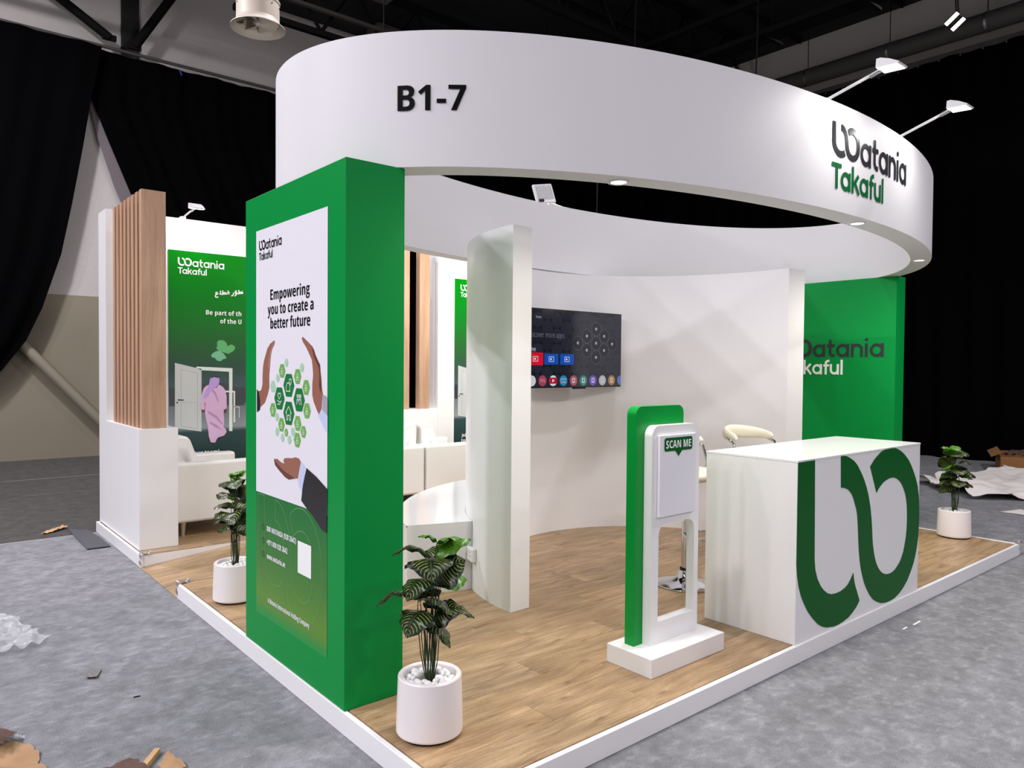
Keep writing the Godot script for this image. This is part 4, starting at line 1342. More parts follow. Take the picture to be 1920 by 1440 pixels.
# ---------------------------------------------------------------- lounge at the back
func lounge() -> void:
	var o := thing("slat_partition", "white half wall with upright oak fins at the lounge side", "partition", Vector3(0.18, DECK, -5.03))
	var st := S()
	rbox(st, Vector3(0.03, DECK, -5.62), Vector3(0.332, 1.087, -4.44), 0.003)
	wpart("half_wall", st, M.white, o)
	for k in 8:
		st = S()
		board(st, Transform3D(Basis(), Vector3(0.152, 2.058, -4.495 - k * 0.132)), Vector3(0.185, 1.942, 0.072), 1, Vector2(2.1, 0.6), Vector2(0.5, 0.25 + fposmod(k * 0.29, 0.5)))
		wpart("fin", st, M.fin, o, "upright oak fin")
	# back wall of the lounge with an open slatted bay
	o = thing("lounge_wall", "tall white lounge back wall with an open bay of oak fins", "wall", Vector3(3.0, DECK, -5.76))
	for s in [[Vector3(0.03, DECK, -5.91), Vector3(2.6, 3.047, -5.62)], [Vector3(2.6, DECK, -5.91), Vector3(3.745, 1.087, -5.62)], [Vector3(3.745, DECK, -5.91), Vector3(6.044, 3.047, -5.62)]]:
		st = S()
		rbox(st, s[0], s[1], 0.003)
		wpart("wall_panel", st, M.white, o)
	for k in 4:
		st = S()
		board(st, Transform3D(Basis(), Vector3(3.572 - k * 0.295, 2.058, -5.702)), Vector3(0.15, 1.942, 0.083), 1, Vector2(2.1, 0.6), Vector2(0.5, 0.25 + fposmod(k * 0.23, 0.5)))
		wpart("fin", st, M.fin, o, "upright oak fin")
	# posters
	var sky := mat("poster_sky", Color(1, 1, 1), 0.3)
	sky.albedo_texture = ramp([[0.0, Color(0.01, 0.50, 0.06)], [0.14, Color(0.03, 0.49, 0.10)], [0.30, Color(0.11, 0.45, 0.15)], [0.44, Color(0.19, 0.39, 0.22)], [0.55, Color(0.23, 0.33, 0.29)], [0.635, Color(0.30, 0.37, 0.38)], [0.64, Color(0.33, 0.36, 0.38)], [0.74, Color(0.47, 0.50, 0.52)], [0.83, Color(0.56, 0.59, 0.60)], [0.85, Color(0.21, 0.30, 0.30)], [1.0, Color(0.15, 0.24, 0.24)]])
	sky.texture_repeat = false
	sky.metallic_specular = 0.25
	mat("print_door", Color(0.78, 0.80, 0.80), 0.35); mat("print_door_line", Color(0.62, 0.64, 0.65), 0.35); mat("print_frame", Color(0.88, 0.92, 0.90), 0.35)
	mat("print_hill", Color(0.22, 0.24, 0.26), 0.35); mat("print_cloud", Color(0.36, 0.70, 0.42), 0.35); mat("print_cloud_pale", Color(0.45, 0.74, 0.58), 0.35)
	mat("print_robe", Color(0.86, 0.71, 0.86), 0.35); mat("print_robe_fold", Color(0.72, 0.56, 0.75), 0.35); mat("print_scarf", Color(0.74, 0.62, 0.88), 0.35)
	mat("print_dark", Color(0.13, 0.11, 0.12), 0.35); mat("print_hand", Color(0.35, 0.22, 0.18), 0.35)
	poster(0.572, "green poster of a robed man at a door, beside the half wall")
	poster(3.990, "green poster of a robed man at a door, beyond the curved wall")
	# lamps on top of the wall
	for x in [[0.76, "white arm lamp on the lounge wall above the poster beside the half wall"], [2.05, "white arm lamp on the lounge wall between poster and oak fins"], [4.55, "white arm lamp on the lounge wall above the poster beyond the curved wall"]]:
		arm_lamp(Vector3(x[0] - 0.04, 3.047, -5.66), Vector3(x[0] - 0.01, 3.115, -5.40), Vector3(0.1, -0.16, 0.95), LAMP[10], x[1])
	# armchairs
	var a := armchair()
	tag(a, "white leather armchair against the half wall with oak fins", "armchair", "white lounge armchairs")
	a.position = Vector3(0.755, DECK + 0.001, -5.1)
	var b := copy(a, "armchair")
	tag(b, "white leather armchair back to back with another, facing the half wall with fins", "armchair", "white lounge armchairs")
	b.position = Vector3(2.57, DECK + 0.001, -5.1)
	b.rotation.y = PI
	var c := copy(a, "armchair")
	tag(c, "white leather armchair back to back with another, facing away from the half wall with fins", "armchair", "white lounge armchairs")
	c.position = Vector3(3.362, DECK + 0.001, -5.1)


func poster(x0: float, label: String) -> void:
	var o := thing("poster", label, "poster", Vector3(x0 + 0.95, 0.62, -5.62), 0.0, "recruiting posters on the lounge wall")
	var st := S()
	var sh := Sheet.new(Transform3D(Basis(), Vector3(x0, 0.62, -5.612)))
	rbox(st, Vector3(x0, 0.62, -5.619), Vector3(x0 + 1.9, 2.732, -5.613), 0.001)
	wpart("poster_panel", st, M.white, o)
	var ink := func(called: String, m: Material, outline: PackedVector2Array, lift: float):
		var s := S()
		pfill(s, sh, outline, lift, Rect2(0, 0, 1.9, 2.112))
		wpart(called, s, m, o)
	ink.call("printed_sky", M.poster_sky, PackedVector2Array([Vector2(0, 0), Vector2(1.9, 0), Vector2(1.9, 2.112), Vector2(0, 2.112)]), 0.0)
	ink.call("printed_hill", M.print_hill, poly(P_HILL1), 0.0004)
	ink.call("printed_hill", M.print_hill, poly(P_HILL2), 0.0004)
	ink.call("printed_hill", M.print_hill, PackedVector2Array([Vector2(0.69, 0.60), Vector2(1.9, 0.62), Vector2(1.9, 0.80), Vector2(1.5, 0.77), Vector2(1.1, 0.745), Vector2(0.69, 0.75)]), 0.0003)
	ink.call("printed_door", M.print_door, poly(P_DOOR), 0.0008)
	st = S()
	pline(st, sh, poly(P_DOORPANEL), 0.004, 0.0012, true)
	pline(st, sh, PackedVector2Array([Vector2(0.11, 0.62), Vector2(0.26, 0.615)]), 0.004, 0.0012)
	wpart("printed_door_panel", st, M.print_door_line, o)
	ink.call("printed_frame", M.print_frame, poly(P_FRAME), 0.001)
	ink.call("printed_frame", M.print_frame, poly(P_FRAME2), 0.0008)
	ink.call("printed_frame", M.print_frame, poly(P_FRAME3), 0.0008)
	ink.call("printed_handle", M.print_dark, poly(P_HANDLE), 0.0014)
	ink.call("printed_handle", M.print_dark, ellipse(Vector2(0.082, 0.618), 0.009, 0.009, 10), 0.0014)
	ink.call("printed_cloud", M.print_cloud, poly(P_CLOUD1), 0.0008)
	ink.call("printed_cloud", M.print_cloud_pale, poly(P_CLOUD2), 0.001)
	ink.call("printed_hand", M.print_hand, poly(P_HANDL), 0.0016)
	ink.call("printed_hand", M.print_hand, poly(P_HANDR), 0.0016)
	ink.call("printed_shoe", M.print_dark, poly(P_SHOE1), 0.0016)
	ink.call("printed_shoe", M.print_dark, poly(P_SHOE2), 0.0016)
	ink.call("printed_robe", M.print_robe, poly(P_ROBE), 0.002)
	ink.call("printed_robe_fold", M.print_robe_fold, poly(P_FOLD1), 0.0024)
	ink.call("printed_robe_fold", M.print_robe_fold, poly(P_FOLD2), 0.0024)
	ink.call("printed_robe_fold", M.print_robe_fold, poly(P_FOLD3), 0.0024)
	ink.call("printed_scarf", M.print_scarf, poly(P_GHUTRA), 0.0028)
	ink.call("printed_head_cord", M.print_dark, poly(P_AGAL), 0.0032)
	st = S()
	wordmark(st, st, sh, Vector2(0.09, 1.962), 0.447, 0.003)
	words(st, sh, "Be part of th", Vector2(0.356, 1.497), 0.355, 0.063, 0.003)
	words(st, sh, "of the U", Vector2(0.497, 1.415), 0.215, 0.063, 0.003)
	words(st, sh, "Join our team!", Vector2(0.118, 0.092), 0.367, 0.056, 0.003)
	words(st, sh, "Em", Vector2(0.118, 0.028), 0.06, 0.05, 0.003)
	# line of Arabic lettering, stroke by stroke
	var layer := [0]
	var q := func(pts: Array, wd := 0.011):
		var p := PackedVector2Array()
		for v in pts: p.append(Vector2(0.445 + (v[0] - 1460) * 0.000862, 1.704 - (v[1] - 1305) * 0.000862 + (v[0] - 1460) * 0.00009))
		pline(st, sh, p, wd, 0.003 + (layer[0] % 5) * 0.0005)
		layer[0] += 1
	q.call([[1494, 1284], [1478, 1281], [1468, 1290], [1474, 1300], [1492, 1301], [1470, 1310], [1462, 1323], [1468, 1336], [1482, 1340], [1498, 1335]])
	q.call([[1522, 1264], [1522, 1304], [1535, 1305]])
	q.call([[1512, 1305], [1604, 1305]])
	q.call([[1548, 1262], [1548, 1304], [1560, 1289], [1578, 1287], [1588, 1296], [1584, 1305]])
	q.call([[1600, 1305], [1622, 1305], [1626, 1293], [1616, 1284], [1606, 1290], [1608, 1300], [1624, 1302]])
	q.call([[1601, 1270], [1607, 1270]]); q.call([[1615, 1270], [1621, 1270]])
	q.call([[1674, 1292], [1676, 1308], [1666, 1324], [1648, 1332]])
	q.call([[1710, 1305], [1712, 1292], [1702, 1285], [1692, 1292], [1696, 1303], [1710, 1305], [1706, 1322], [1686, 1334]])
	q.call([[1690, 1270], [1696, 1276], [1702, 1270], [1708, 1276], [1714, 1270]], 0.006)
	q.call([[1710, 1305], [1784, 1305], [1786, 1290]])
	q.call([[1738, 1262], [1738, 1304], [1750, 1289], [1766, 1287], [1774, 1296], [1770, 1305]])
	q.call([[1779, 1274], [1785, 1274]])
	wpart("poster_text", st, M.ink_white, o)


func armchair() -> Node3D:
	var o := thing("armchair", "", "armchair")
	var L: StandardMaterial3D = M.leather
	var st := S()
	rbox(st, Vector3(-0.37, 0.13, -0.30), Vector3(0.36, 0.34, 0.30), 0.02, 3)
	part("seat_base", st, L, o)
	for s in [-1, 1]:
		st = S()
		rbox(st, Vector3(-0.385, 0.125, s * 0.335 - 0.065), Vector3(0.385, 0.648, s * 0.335 + 0.065), 0.03, 4)
		part("arm", st, L, o)
	st = S()
	rbox(st, Vector3(-0.39, 0.13, -0.28), Vector3(-0.24, 0.66, 0.28), 0.03, 3)
	part("backrest", st, L, o)
	st = S()
	rbox(st, Vector3(-0.24, 0.335, -0.268), Vector3(0.38, 0.47, 0.268), 0.035, 4)
	part("seat_cushion", st, L, o)
	# wedge back cushion
	st = S()
	var prof := PackedVector2Array()
	for c in [[Vector2(-0.36, 0.47), 0.02], [Vector2(-0.07, 0.47), 0.03], [Vector2(-0.215, 0.87), 0.035], [Vector2(-0.375, 0.88), 0.03]]:
		prof.append(c[0])
	var soft := PackedVector2Array()
	for i in 4:
		var p := prof[i]; var a := prof[(i + 3) % 4]; var b := prof[(i + 1) % 4]
		for k in 5:
			var t := k / 4.0
			var s0 := p.move_toward(a, 0.045); var s1 := p.move_toward(b, 0.045)
			soft.append(s0.lerp(p, t).lerp(p.lerp(s1, t), t))
	var rows := []
	var mid := Vector2(-0.24, 0.66)
	for e in [[-0.265, 0.0], [-0.265, 0.88], [-0.25, 0.97], [-0.225, 1.0], [0.225, 1.0], [0.25, 0.97], [0.265, 0.88], [0.265, 0.0]]:
		var row := PackedVector3Array()
		for p in soft:
			var v: Vector2 = mid + (p - mid) * e[1]
			row.append(Vector3(v.x, v.y, e[0]))
		rows.append(row)
	patch(st, rows, true, Vector3(mid.x, mid.y, 0))
	part("back_cushion", st, L, o)
	mat("sofa_leg", Color(0.74, 0.69, 0.62), 0.35, 0.4)
	for sx in [-1, 1]:
		for sz in [-1, 1]:
			st = S()
			tube(st, [Vector3(sx * 0.29, 0.14, sz * 0.335), Vector3(sx * 0.295, 0.0, sz * 0.338)], [0.026, 0.015], 4)
			part("leg", st, M.sofa_leg, o)
	return o


# ---------------------------------------------------------------- reception counter
func counter() -> void:
	var o := thing("reception_counter", "white box reception counter with huge green looped emblem on its front", "counter", Vector3(3.095, DECK, -0.306))
	var st := S()
	rbox(st, Vector3(2.28, DECK, -0.602), Vector3(3.912, 1.105, -0.013), 0.002)
	wpart("body", st, mat("counter_white", Color(0.92, 0.92, 0.92), 0.16), o)
	st = S()
	rbox(st, Vector3(2.278, 1.105, -0.604), Vector3(3.914, 1.118, -0.011), 0.002)
	wpart("counter_top", st, M.white_gloss, o)
	var sh := Sheet.new(Transform3D(Basis(), Vector3(2.281, DECK, -0.013)))
	st = S()
	pfill(st, sh, poly(LOGO_U), 0.002)
	pfill(st, sh, poly(LOGO_O), 0.002)
	wpart("emblem", st, M.logo_green, o, "huge dark green looped emblem")


# ---------------------------------------------------------------- scan sign
func scan_stand() -> void:
	var o := thing("scan_stand", "white and green upright scan sign on a white plinth beside the counter", "sign", Vector3(1.625, DECK, -0.37))
	var st := S()
	rbox(st, Vector3(1.32, DECK, -0.52), Vector3(1.93, 0.195, -0.227), 0.002)
	wpart("plinth", st, M.white, o)
	st = S()
	var upright := rounded(Vector2(1.385, 0.195), Vector2(1.775, 1.42), 0.045, 10, 0.0)
	upright.remove_at(upright.size() - 1)
	upright.append_array(PackedVector2Array([Vector2(1.492, 0.195), Vector2(1.492, 0.86), Vector2(1.775, 0.86)]))
	prism(st, upright, 0.06, Transform3D(Basis(), Vector3(0, 0, -0.397)))
	wpart("green_upright", st, M.sign_green, o, "green rounded upright board")
	# white frame with an arched opening, built as two halves of one board
	st = S()
	var lo := Vector2(1.45, 0.195); var hi := Vector2(1.848, 1.322); var m := 1.648
	var ha := Vector2(1.51, 0.31); var hb := Vector2(1.812, 0.812)
	var outer := rounded(lo, hi, 0.055, 10, 0.0)
	var hole := rounded(ha, hb, 0.06, 10, 0.0)
	for side in [-1, 1]:
		var pl := PackedVector2Array()
		var hl := PackedVector2Array()
		for p in outer:
			if (p.x - m) * side > 0: pl.append(p)
		for p in hole:
			if (p.x - m) * side > 0: hl.append(p)
		var all := PackedVector2Array()
		if side < 0:      # outer runs top left to bottom left
			all.append(Vector2(m, hi.y)); all.append_array(pl); all.append(Vector2(m, lo.y)); all.append(Vector2(m, ha.y))
			hl.reverse(); all.append_array(hl); all.append(Vector2(m, hb.y))
		else:             # right half: order runs right top arc, then bottom right
			all.append(Vector2(m, lo.y)); all.append(Vector2(hi.x, lo.y))
			for p in pl:
				if p.y > 0.5: all.append(p)
			all.append(Vector2(m, hi.y)); all.append(Vector2(m, hb.y))
			var arcp := PackedVector2Array()
			for p in hl:
				if p.y > 0.5: arcp.append(p)
			arcp.reverse(); all.append_array(arcp)
			all.append(Vector2(hb.x, ha.y)); all.append(Vector2(m, ha.y))
		prism(st, all, 0.05, Transform3D(Basis(), Vector3(0, 0, -0.345)))
	wpart("white_frame", st, M.white, o)
	st = S()
	rbox(st, Vector3(1.492, 0.853, -0.345), Vector3(1.795, 1.272, -0.328), 0.002)
	wpart("sign_board", st, mat("board_face", Color(0.90, 0.90, 0.92), 0.3), o)
	var sh := Sheet.new(Transform3D(Basis(), Vector3(1.492, 0.853, -0.328)))
	st = S()
	pfill(st, sh, rounded(Vector2(0.034, 0.335), Vector2(0.268, 0.405), 0.014), 0.0015)
	pfill(st, sh, PackedVector2Array([Vector2(0.122, 0.336), Vector2(0.152, 0.305), Vector2(0.182, 0.336)]), 0.0015)
	wpart("speech_bubble", st, M.logo_green, o, "green speech bubble reading SCAN ME")
	st = S()
	words(st, sh, "SCAN ME", Vector2(0.046, 0.351), 0.21, 0.054, 0.0025)
	wpart("sign_text", st, M.ink_white, o)


# ---------------------------------------------------------------- television
func disc(im: Image, cx: float, cy: float, r: float, c: Color) -> void:
	for y in range(int(cy - r), int(cy + r) + 1):
		var d := r * r - (y - cy) * (y - cy)
		if d <= 0 or y < 0 or y >= im.get_height(): continue
		var h := sqrt(d)
		var a := maxi(int(cx - h), 0); var b := mini(int(cx + h), im.get_width())
		if b > a: im.fill_rect(Rect2i(a, y, b - a, 1), c)


func television() -> void:
	var W := 960; var H := 544
	var im := Image.create(W, H, false, Image.FORMAT_RGB8)
	im.fill(Color8(20, 22, 33))
	for col in 12:
		for r in 7:
			var cx := 20.0 + col * 91; var cy := 20.0 + r * 108 + (54 if col % 2 else 0)
			disc(im, cx, cy, 53, Color8(39, 41, 54) if (col * 3 + r * 5) % 4 else Color8(33, 35, 47))
	for p in [[499, 227], [591, 174], [591, 278], [688, 119], [688, 224], [688, 329], [774, 170], [774, 276], [861, 226]]:
		disc(im, p[0], p[1], 51, Color8(105, 107, 118)); disc(im, p[0], p[1], 49, Color8(22, 24, 36))
		disc(im, p[0], p[1], 10, Color8(215, 215, 225)); disc(im, p[0] + 2.0, p[1] + 1.0, 5, Color8(40, 42, 54))
	for q in [[22, 304, Color8(232, 20, 55), 140, 88], [174, 310, Color8(20, 84, 190), 133, 76], [325, 310, Color8(20, 84, 190), 133, 76]]:
		im.fill_rect(Rect2i(q[0], q[1], q[3], q[4]), q[2])
		var cx: int = q[0] + q[3] / 2; var cy: int = q[1] + q[4] / 2
		im.fill_rect(Rect2i(cx - 24, cy - 18, 48, 36), Color8(235, 235, 245))
		im.fill_rect(Rect2i(cx - 20, cy - 14, 40, 28), q[2])
		im.fill_rect(Rect2i(cx - 12, cy - 6, 16, 12), Color8(235, 235, 245))
	var tones := [Color8(88, 118, 190), Color8(220, 220, 225), Color8(175, 70, 92), Color8(232, 232, 238), Color8(28, 142, 190), Color8(172, 82, 98), Color8(44, 136, 118), Color8(112, 78, 190), Color8(186, 182, 190), Color8(172, 124, 66), Color8(88, 118, 190)]
	for k in 11:
		var x := -41 + k * 100
		disc(im, x, 500, 38, tones[k])
		if k == 3:
			im.fill_rect(Rect2i(x - 37, 478, 74, 44), Color8(190, 30, 60))
			for j in 18: im.fill_rect(Rect2i(x - 8 + j, 488 + j / 2, 1, maxi(24 - j, 1)), Color8(245, 240, 245))
		elif k > 4 and k < 10:
			im.fill_rect(Rect2i(x - 15, 482, 30, 36), Color8(205, 205, 212))
			im.fill_rect(Rect2i(x - 7, 490, 14, 18), tones[k])
	var o := thing("television", "wall television showing a dark app menu in the curved wall corner", "television", Vector3(3.16, 1.437, -2.62))
	var st := S()
	rbox(st, Vector3(2.555, 1.437, -2.645), Vector3(3.76, 2.118, -2.603), 0.004)
	wpart("casing", st, mat("tv_black", Color(0.02, 0.02, 0.022), 0.25), o)
	st = S()
	quad(st, Vector3(2.562, 1.446, -2.6015), Vector3(3.753, 1.446, -2.6015), Vector3(3.753, 2.112, -2.6015), Vector3(2.562, 2.112, -2.6015), Vector3(0, 0, 1), Vector2(0, 1), Vector2(1, 1), Vector2(1, 0), Vector2(0, 0))
	var sm := mat("tv_screen", Color(0.02, 0.02, 0.02), 0.12)
	sm.emission_enabled = true
	sm.emission_texture = ImageTexture.create_from_image(im)
	sm.emission = Color(0, 0, 0)
	sm.emission_energy_multiplier = 0.75
	wpart("screen", st, sm, o, "dark screen with round app icons")
	var sh := Sheet.new(Transform3D(Basis(), Vector3(2.562, 1.446, -2.6012)))
	var tw := mat("tv_text", Color(0.05, 0.05, 0.05), 0.3)
	tw.emission_enabled = true; tw.emission = Color(0.62, 0.62, 0.66); tw.emission_energy_multiplier = 0.9
	var tg := mat("tv_text_dim", Color(0.05, 0.05, 0.05), 0.3)
	tg.emission_enabled = true; tg.emission = Color(0.36, 0.36, 0.40); tg.emission_energy_multiplier = 0.9
	st = S()
	words(st, sh, "Discover more apps", Vector2(0.03, 0.425), 0.42, 0.062, 0.001, false)
	wpart("screen_text", st, tg, o)
	st = S()
	words(st, sh, "Home", Vector2(0.115, 0.585), 0.06, 0.032, 0.001, false)
	words(st, sh, "TCL", Vector2(0.168, 0.044), 0.058, 0.032, 0.001)
	words(st, sh, "prime", Vector2(0.412, 0.058), 0.066, 0.03, 0.001)
	words(st, sh, "video", Vector2(0.412, 0.03), 0.066, 0.03, 0.001)
	words(st, sh, "Home", Vector2(0.0, 0.305), 0.115, 0.05, 0.001)
	wpart("screen_text", st, tw, o)
	st = S()
	rbox(st, Vector3(3.14, 1.424, -2.63), Vector3(3.29, 1.438, -2.602), 0.003)
	wpart("sensor_bar", st, M.tv_black, o)
	st = S()
	rbox(st, Vector3(2.95, 1.65, -2.875), Vector3(3.35, 1.92, -2.645), 0.004)
	wpart("wall_bracket", st, M.tv_black, o)


# ---------------------------------------------------------------- bar stools
func stools() -> void:
	var o := thing("bar_stool", "cream bar stool with chrome base standing behind the scan sign", "stool", Vector3(2.755, DECK, -1.1), 0.25, "cream bar stools at the counter")
	var st := S()
	lathe(st, [Vector2(0, 0), Vector2(0.2, 0), Vector2(0.205, 0.006), Vector2(0.2, 0.014), Vector2(0.15, 0.026), Vector2(0.09, 0.042), Vector2(0.055, 0.062), Vector2(0.042, 0.1), Vector2(0.034, 0.105)], Vector3.ZERO, 40, true)
	part("base", st, M.chrome, o)
	st = S()
	lathe(st, [Vector2(0.045, 0.06), Vector2(0.038, 0.1), Vector2(0.035, 0.12)], Vector3.ZERO, 20)
	part("collar", st, M.tv_black if M.has("tv_black") else M.black, o)
	st = S()
	tube(st, [Vector3(0, 0.08, 0), Vector3(0, 0.44, 0)], 0.028, 20)
	tube(st, [Vector3(0, 0.44, 0), Vector3(0, 0.72, 0)], 0.02, 16)
	part("post", st, M.chrome, o)
	st = S()
	var loop := []
	for i in 25:
		var a := deg_to_rad(-75 + 330.0 * i / 24 - 90)
		loop.append(Vector3(sin(a + PI / 2) * 0.15, 0.36, 0.13 + cos(a + PI / 2) * 0.12))
	tube(st, loop, 0.011, 8)
	part("footrest", st, M.chrome, o)
	st = S()
	tube(st, [Vector3(0, 0.36, 0), Vector3(0, 0.36, 0.04)], 0.035, 12)
	part("footrest_clamp", st, M.chrome, o)
	st = S()
	var rows := []
	for i in 9:
		var t := i / 8.0 * PI
		var row := PackedVector3Array()
		for j in 32:
			var a := TAU * j / 32
			row.append(Vector3(cos(a) * 0.205 * pow(maxf(sin(t), 0.0), 0.45), 0.775 - cos(t) * 0.05, sin(a) * 0.195 * pow(maxf(sin(t), 0.0), 0.45)))
		rows.append(row)
	patch(st, rows, true, Vector3(0, 0.775, 0))
	part("seat", st, M.cream, o)
	# wrap-round back pad
	st = S()
	rows = []
	for i in 29:
		var f := i / 28.0
		var a := deg_to_rad(lerpf(-8, 188, f))
		var end := pow(sin(clampf(f, 0.0, 1.0) * PI), 0.22)
		var c := Vector3(-cos(a) * 0.2, 1.0 + 0.03 * sin(f * PI), -sin(a) * 0.2 + 0.02)
		var n := Vector3(-cos(a), 0, -sin(a))
		var row := PackedVector3Array()
		for j in 14:
			var b := TAU * j / 14
			row.append(c + n * cos(b) * 0.028 * end + Vector3.UP * sin(b) * 0.052 * (0.75 + 0.25 * sin(f * PI)) * end)
		rows.append(row)
	patch(st, rows, true)
	part("back_pad", st, M.cream, o)
	for s in [-1, 1]:
		st = S()
		tube(st, [Vector3(s * 0.12, 0.72, 0.0), Vector3(s * 0.2, 0.74, 0.05), Vector3(s * 0.235, 0.84, 0.06), Vector3(s * 0.225, 0.96, 0.03), Vector3(s * 0.2, 1.0, -0.06)], 0.011, 8)
		part("arm_tube", st, M.chrome, o)
	var b := copy(o, "bar_stool")
	tag(b, "cream bar stool standing close behind the reception counter", "stool", "cream bar stools at the counter")
	b.position = Vector3(3.50, DECK, -1.06)
	b.rotation.y = -0.15


# ---------------------------------------------------------------- potted plants
func leaf(st: SurfaceTool, B: Vector3, T: Vector3, w: float, droop: float, roll: float) -> void:
	var d := T - B
	var flat := Vector3(d.x, 0, d.z)
	var side := d.normalized().cross(Vector3.UP)
	if side.length() < 0.2: side = Vector3.RIGHT
	side = side.normalized().rotated(d.normalized(), roll)
	var up := side.cross(d).normalized()
	if up.y < 0: up = -up
	var rows := []
	for i in 12:
		var s := i / 11.0
		var m := B + d * s + up * (4.0 * s * (1.0 - s)) * droop
		var hw := w * 0.5 * pow(sin(PI * pow(s, 0.72) * 0.985 + 0.02), 0.85)
		var row := PackedVector3Array()
		for j in 9:
			var u := j / 4.0 - 1.0
			row.append(m + side * u * hw + up * (0.16 * absf(u) - 0.34 * u * u) * hw + up * 0.006 * sin(s * 17.0 + u * 3.0) * absf(u))
		rows.append(row)
	patch(st, rows, false, null)


func plants() -> void:
	var dark := mat("leaf_dark", Color(1, 1, 1), 0.35)
	dark.albedo_texture = leaf_image(Color(0.06, 0.125, 0.065), Color(0.74, 0.78, 0.34), 1.0)
	dark.cull_mode = BaseMaterial3D.CULL_DISABLED
	var pale := mat("leaf_pale", Color(1, 1, 1), 0.35)
	pale.albedo_texture = leaf_image(Color(0.25, 0.46, 0.07), Color(0.50, 0.66, 0.18), 0.6)
	pale.cull_mode = BaseMaterial3D.CULL_DISABLED
	mat("stem", Color(0.16, 0.24, 0.09), 0.5)
	mat("pot_white", Color(0.92, 0.90, 0.895), 0.3)
	mat("pebble", Color(0.90, 0.90, 0.89), 0.45)
	var o := thing("potted_plant", "striped leafy plant in white round pot beside the green column's narrow face", "potted plant", Vector3(0.198, DECK, -0.478), deg_to_rad(-40.1), "potted plants on the platform edge")
	var st := S()
	lathe(st, [Vector2(0, 0.008), Vector2(0.122, 0.008), Vector2(0.136, 0.016), Vector2(0.138, 0.022), Vector2(0.1345, 0.15), Vector2(0.131, 0.243), Vector2(0.128, 0.247), Vector2(0.111, 0.247), Vector2(0.108, 0.243), Vector2(0.108, 0.2), Vector2(0, 0.2)], Vector3.ZERO, 48)
	part("pot", st, M.pot_white, o)
	st = S()
	lathe(st, [Vector2(0, 0), Vector2(0.118, 0), Vector2(0.118, 0.01), Vector2(0, 0.01)], Vector3.ZERO, 32)
	part("pot_foot", st, M.black, o)
	# leaves: base and tip (across, up, towards the viewer's side), width, bow, roll, pale
	var P := 1.0 / 452.0
	var L := [
		[12, 246, 0, -22, 258, 12, 30, 8, 0.2, 1], [12, 244, 2, 58, 254, 14, 32, 8, -0.2, 1], [8, 222, 0, 74, 246, -20, 30, 10, 0.5, 1],
		[-2, 218, 4, -70, 222, 14, 44, 20, 0.35, 0], [-2, 216, 6, 8, 188, 56, 58, 18, 0.0, 0], [6, 212, -6, 34, 222, -46, 50, 12, 0.0, 0],
		[14, 184, 4, 66, 214, 8, 56, 6, 0.7, 0], [20, 174, -6, 66, 168, -22, 44, 10, 0.5, 1], [0, 180, 8, -36, 148, 44, 64, 16, 0.15, 0],
		[-22, 140, 4, -98, 126, 10, 52, 22, 0.35, 0], [-18, 142, 10, 44, 118, 34, 50, 14, -0.3, 0], [-4, 120, 10, -36, 82, 46, 66, 16, 0.1, 0],
		[8, 104, 2, 60, 126, 14, 46, 10, 0.6, 0], [14, 108, -4, 82, 100, -8, 26, 18, 0.2, 0], [-14, 92, 12, 40, 62, 40, 56, 18, -0.35, 0],
		[-8, 196, -10, -40, 188, -40, 50, 12, 0.0, 0], [6, 160, -12, 20, 150, -62, 56, 12, 0.0, 0], [-6, 140, -10, -34, 130, -54, 54, 12, 0.0, 0],
		[2, 118, -12, 30, 100, -58, 50, 12, 0.0, 0], [-12, 104, -6, -60, 96, -30, 46, 12, 0.3, 0]]
	var k := 0
	for l in L:
		var B: Vector3 = Vector3(l[0], 0, l[2]) * P + Vector3.UP * (0.247 + l[1] * P)
		var T: Vector3 = Vector3(l[3], 0, l[5]) * P + Vector3.UP * (0.247 + l[4] * P)
		st = S()
		leaf(st, B, T, l[6] * P * 1.45, l[7] * P, l[8])
		part("leaf", st, pale if l[9] else dark, o, "plain bright green leaf" if l[9] else "dark leaf with pale stripes")
		st = S()
		var a := TAU * fposmod(k * 0.618, 1.0)
		var root := Vector3(cos(a) * 0.013, 0.19, sin(a) * 0.013)
		var bow := Vector3(B.x * 0.75 + cos(a) * 0.022, lerpf(0.2, B.y, 0.62), B.z * 0.75 + sin(a) * 0.022)
		tube(st, [root, root.lerp(bow, 0.6), bow.lerp(B, 0.45), B], [0.0026, 0.0023, 0.0021, 0.0018], 6, false)
		part("stem", st, M.stem, o)
		k += 1
	var where := [["beside the green column's narrow face", Vector3(0.198, DECK, -0.478), -40.1], ["by the ramp behind the green column", Vector3(0.195, DECK, -2.72), 62.0], ["at the platform corner past the counter", Vector3(5.915, DECK, -0.475), 150.0]]
	# white pebbles: three shapes, laid in a heap
	var shapes := []
	for q in 3:
		st = S()
		var rows := []
		for i in 7:
			var t := PI * i / 6.0
			var row := PackedVector3Array()
			for j in 10:
				var a := TAU * j / 10
				var r := 1.0 + 0.08 * sin(a * 2 + q) + 0.05 * cos(a * 3 + q * 2)
				row.append(Vector3(cos(a) * sin(t) * r, cos(t) * (0.68 + 0.06 * q), sin(a) * sin(t) * 0.82 * r))
			rows.append(row)
		patch(st, rows, true, Vector3.ZERO)
		shapes.append(st.commit())
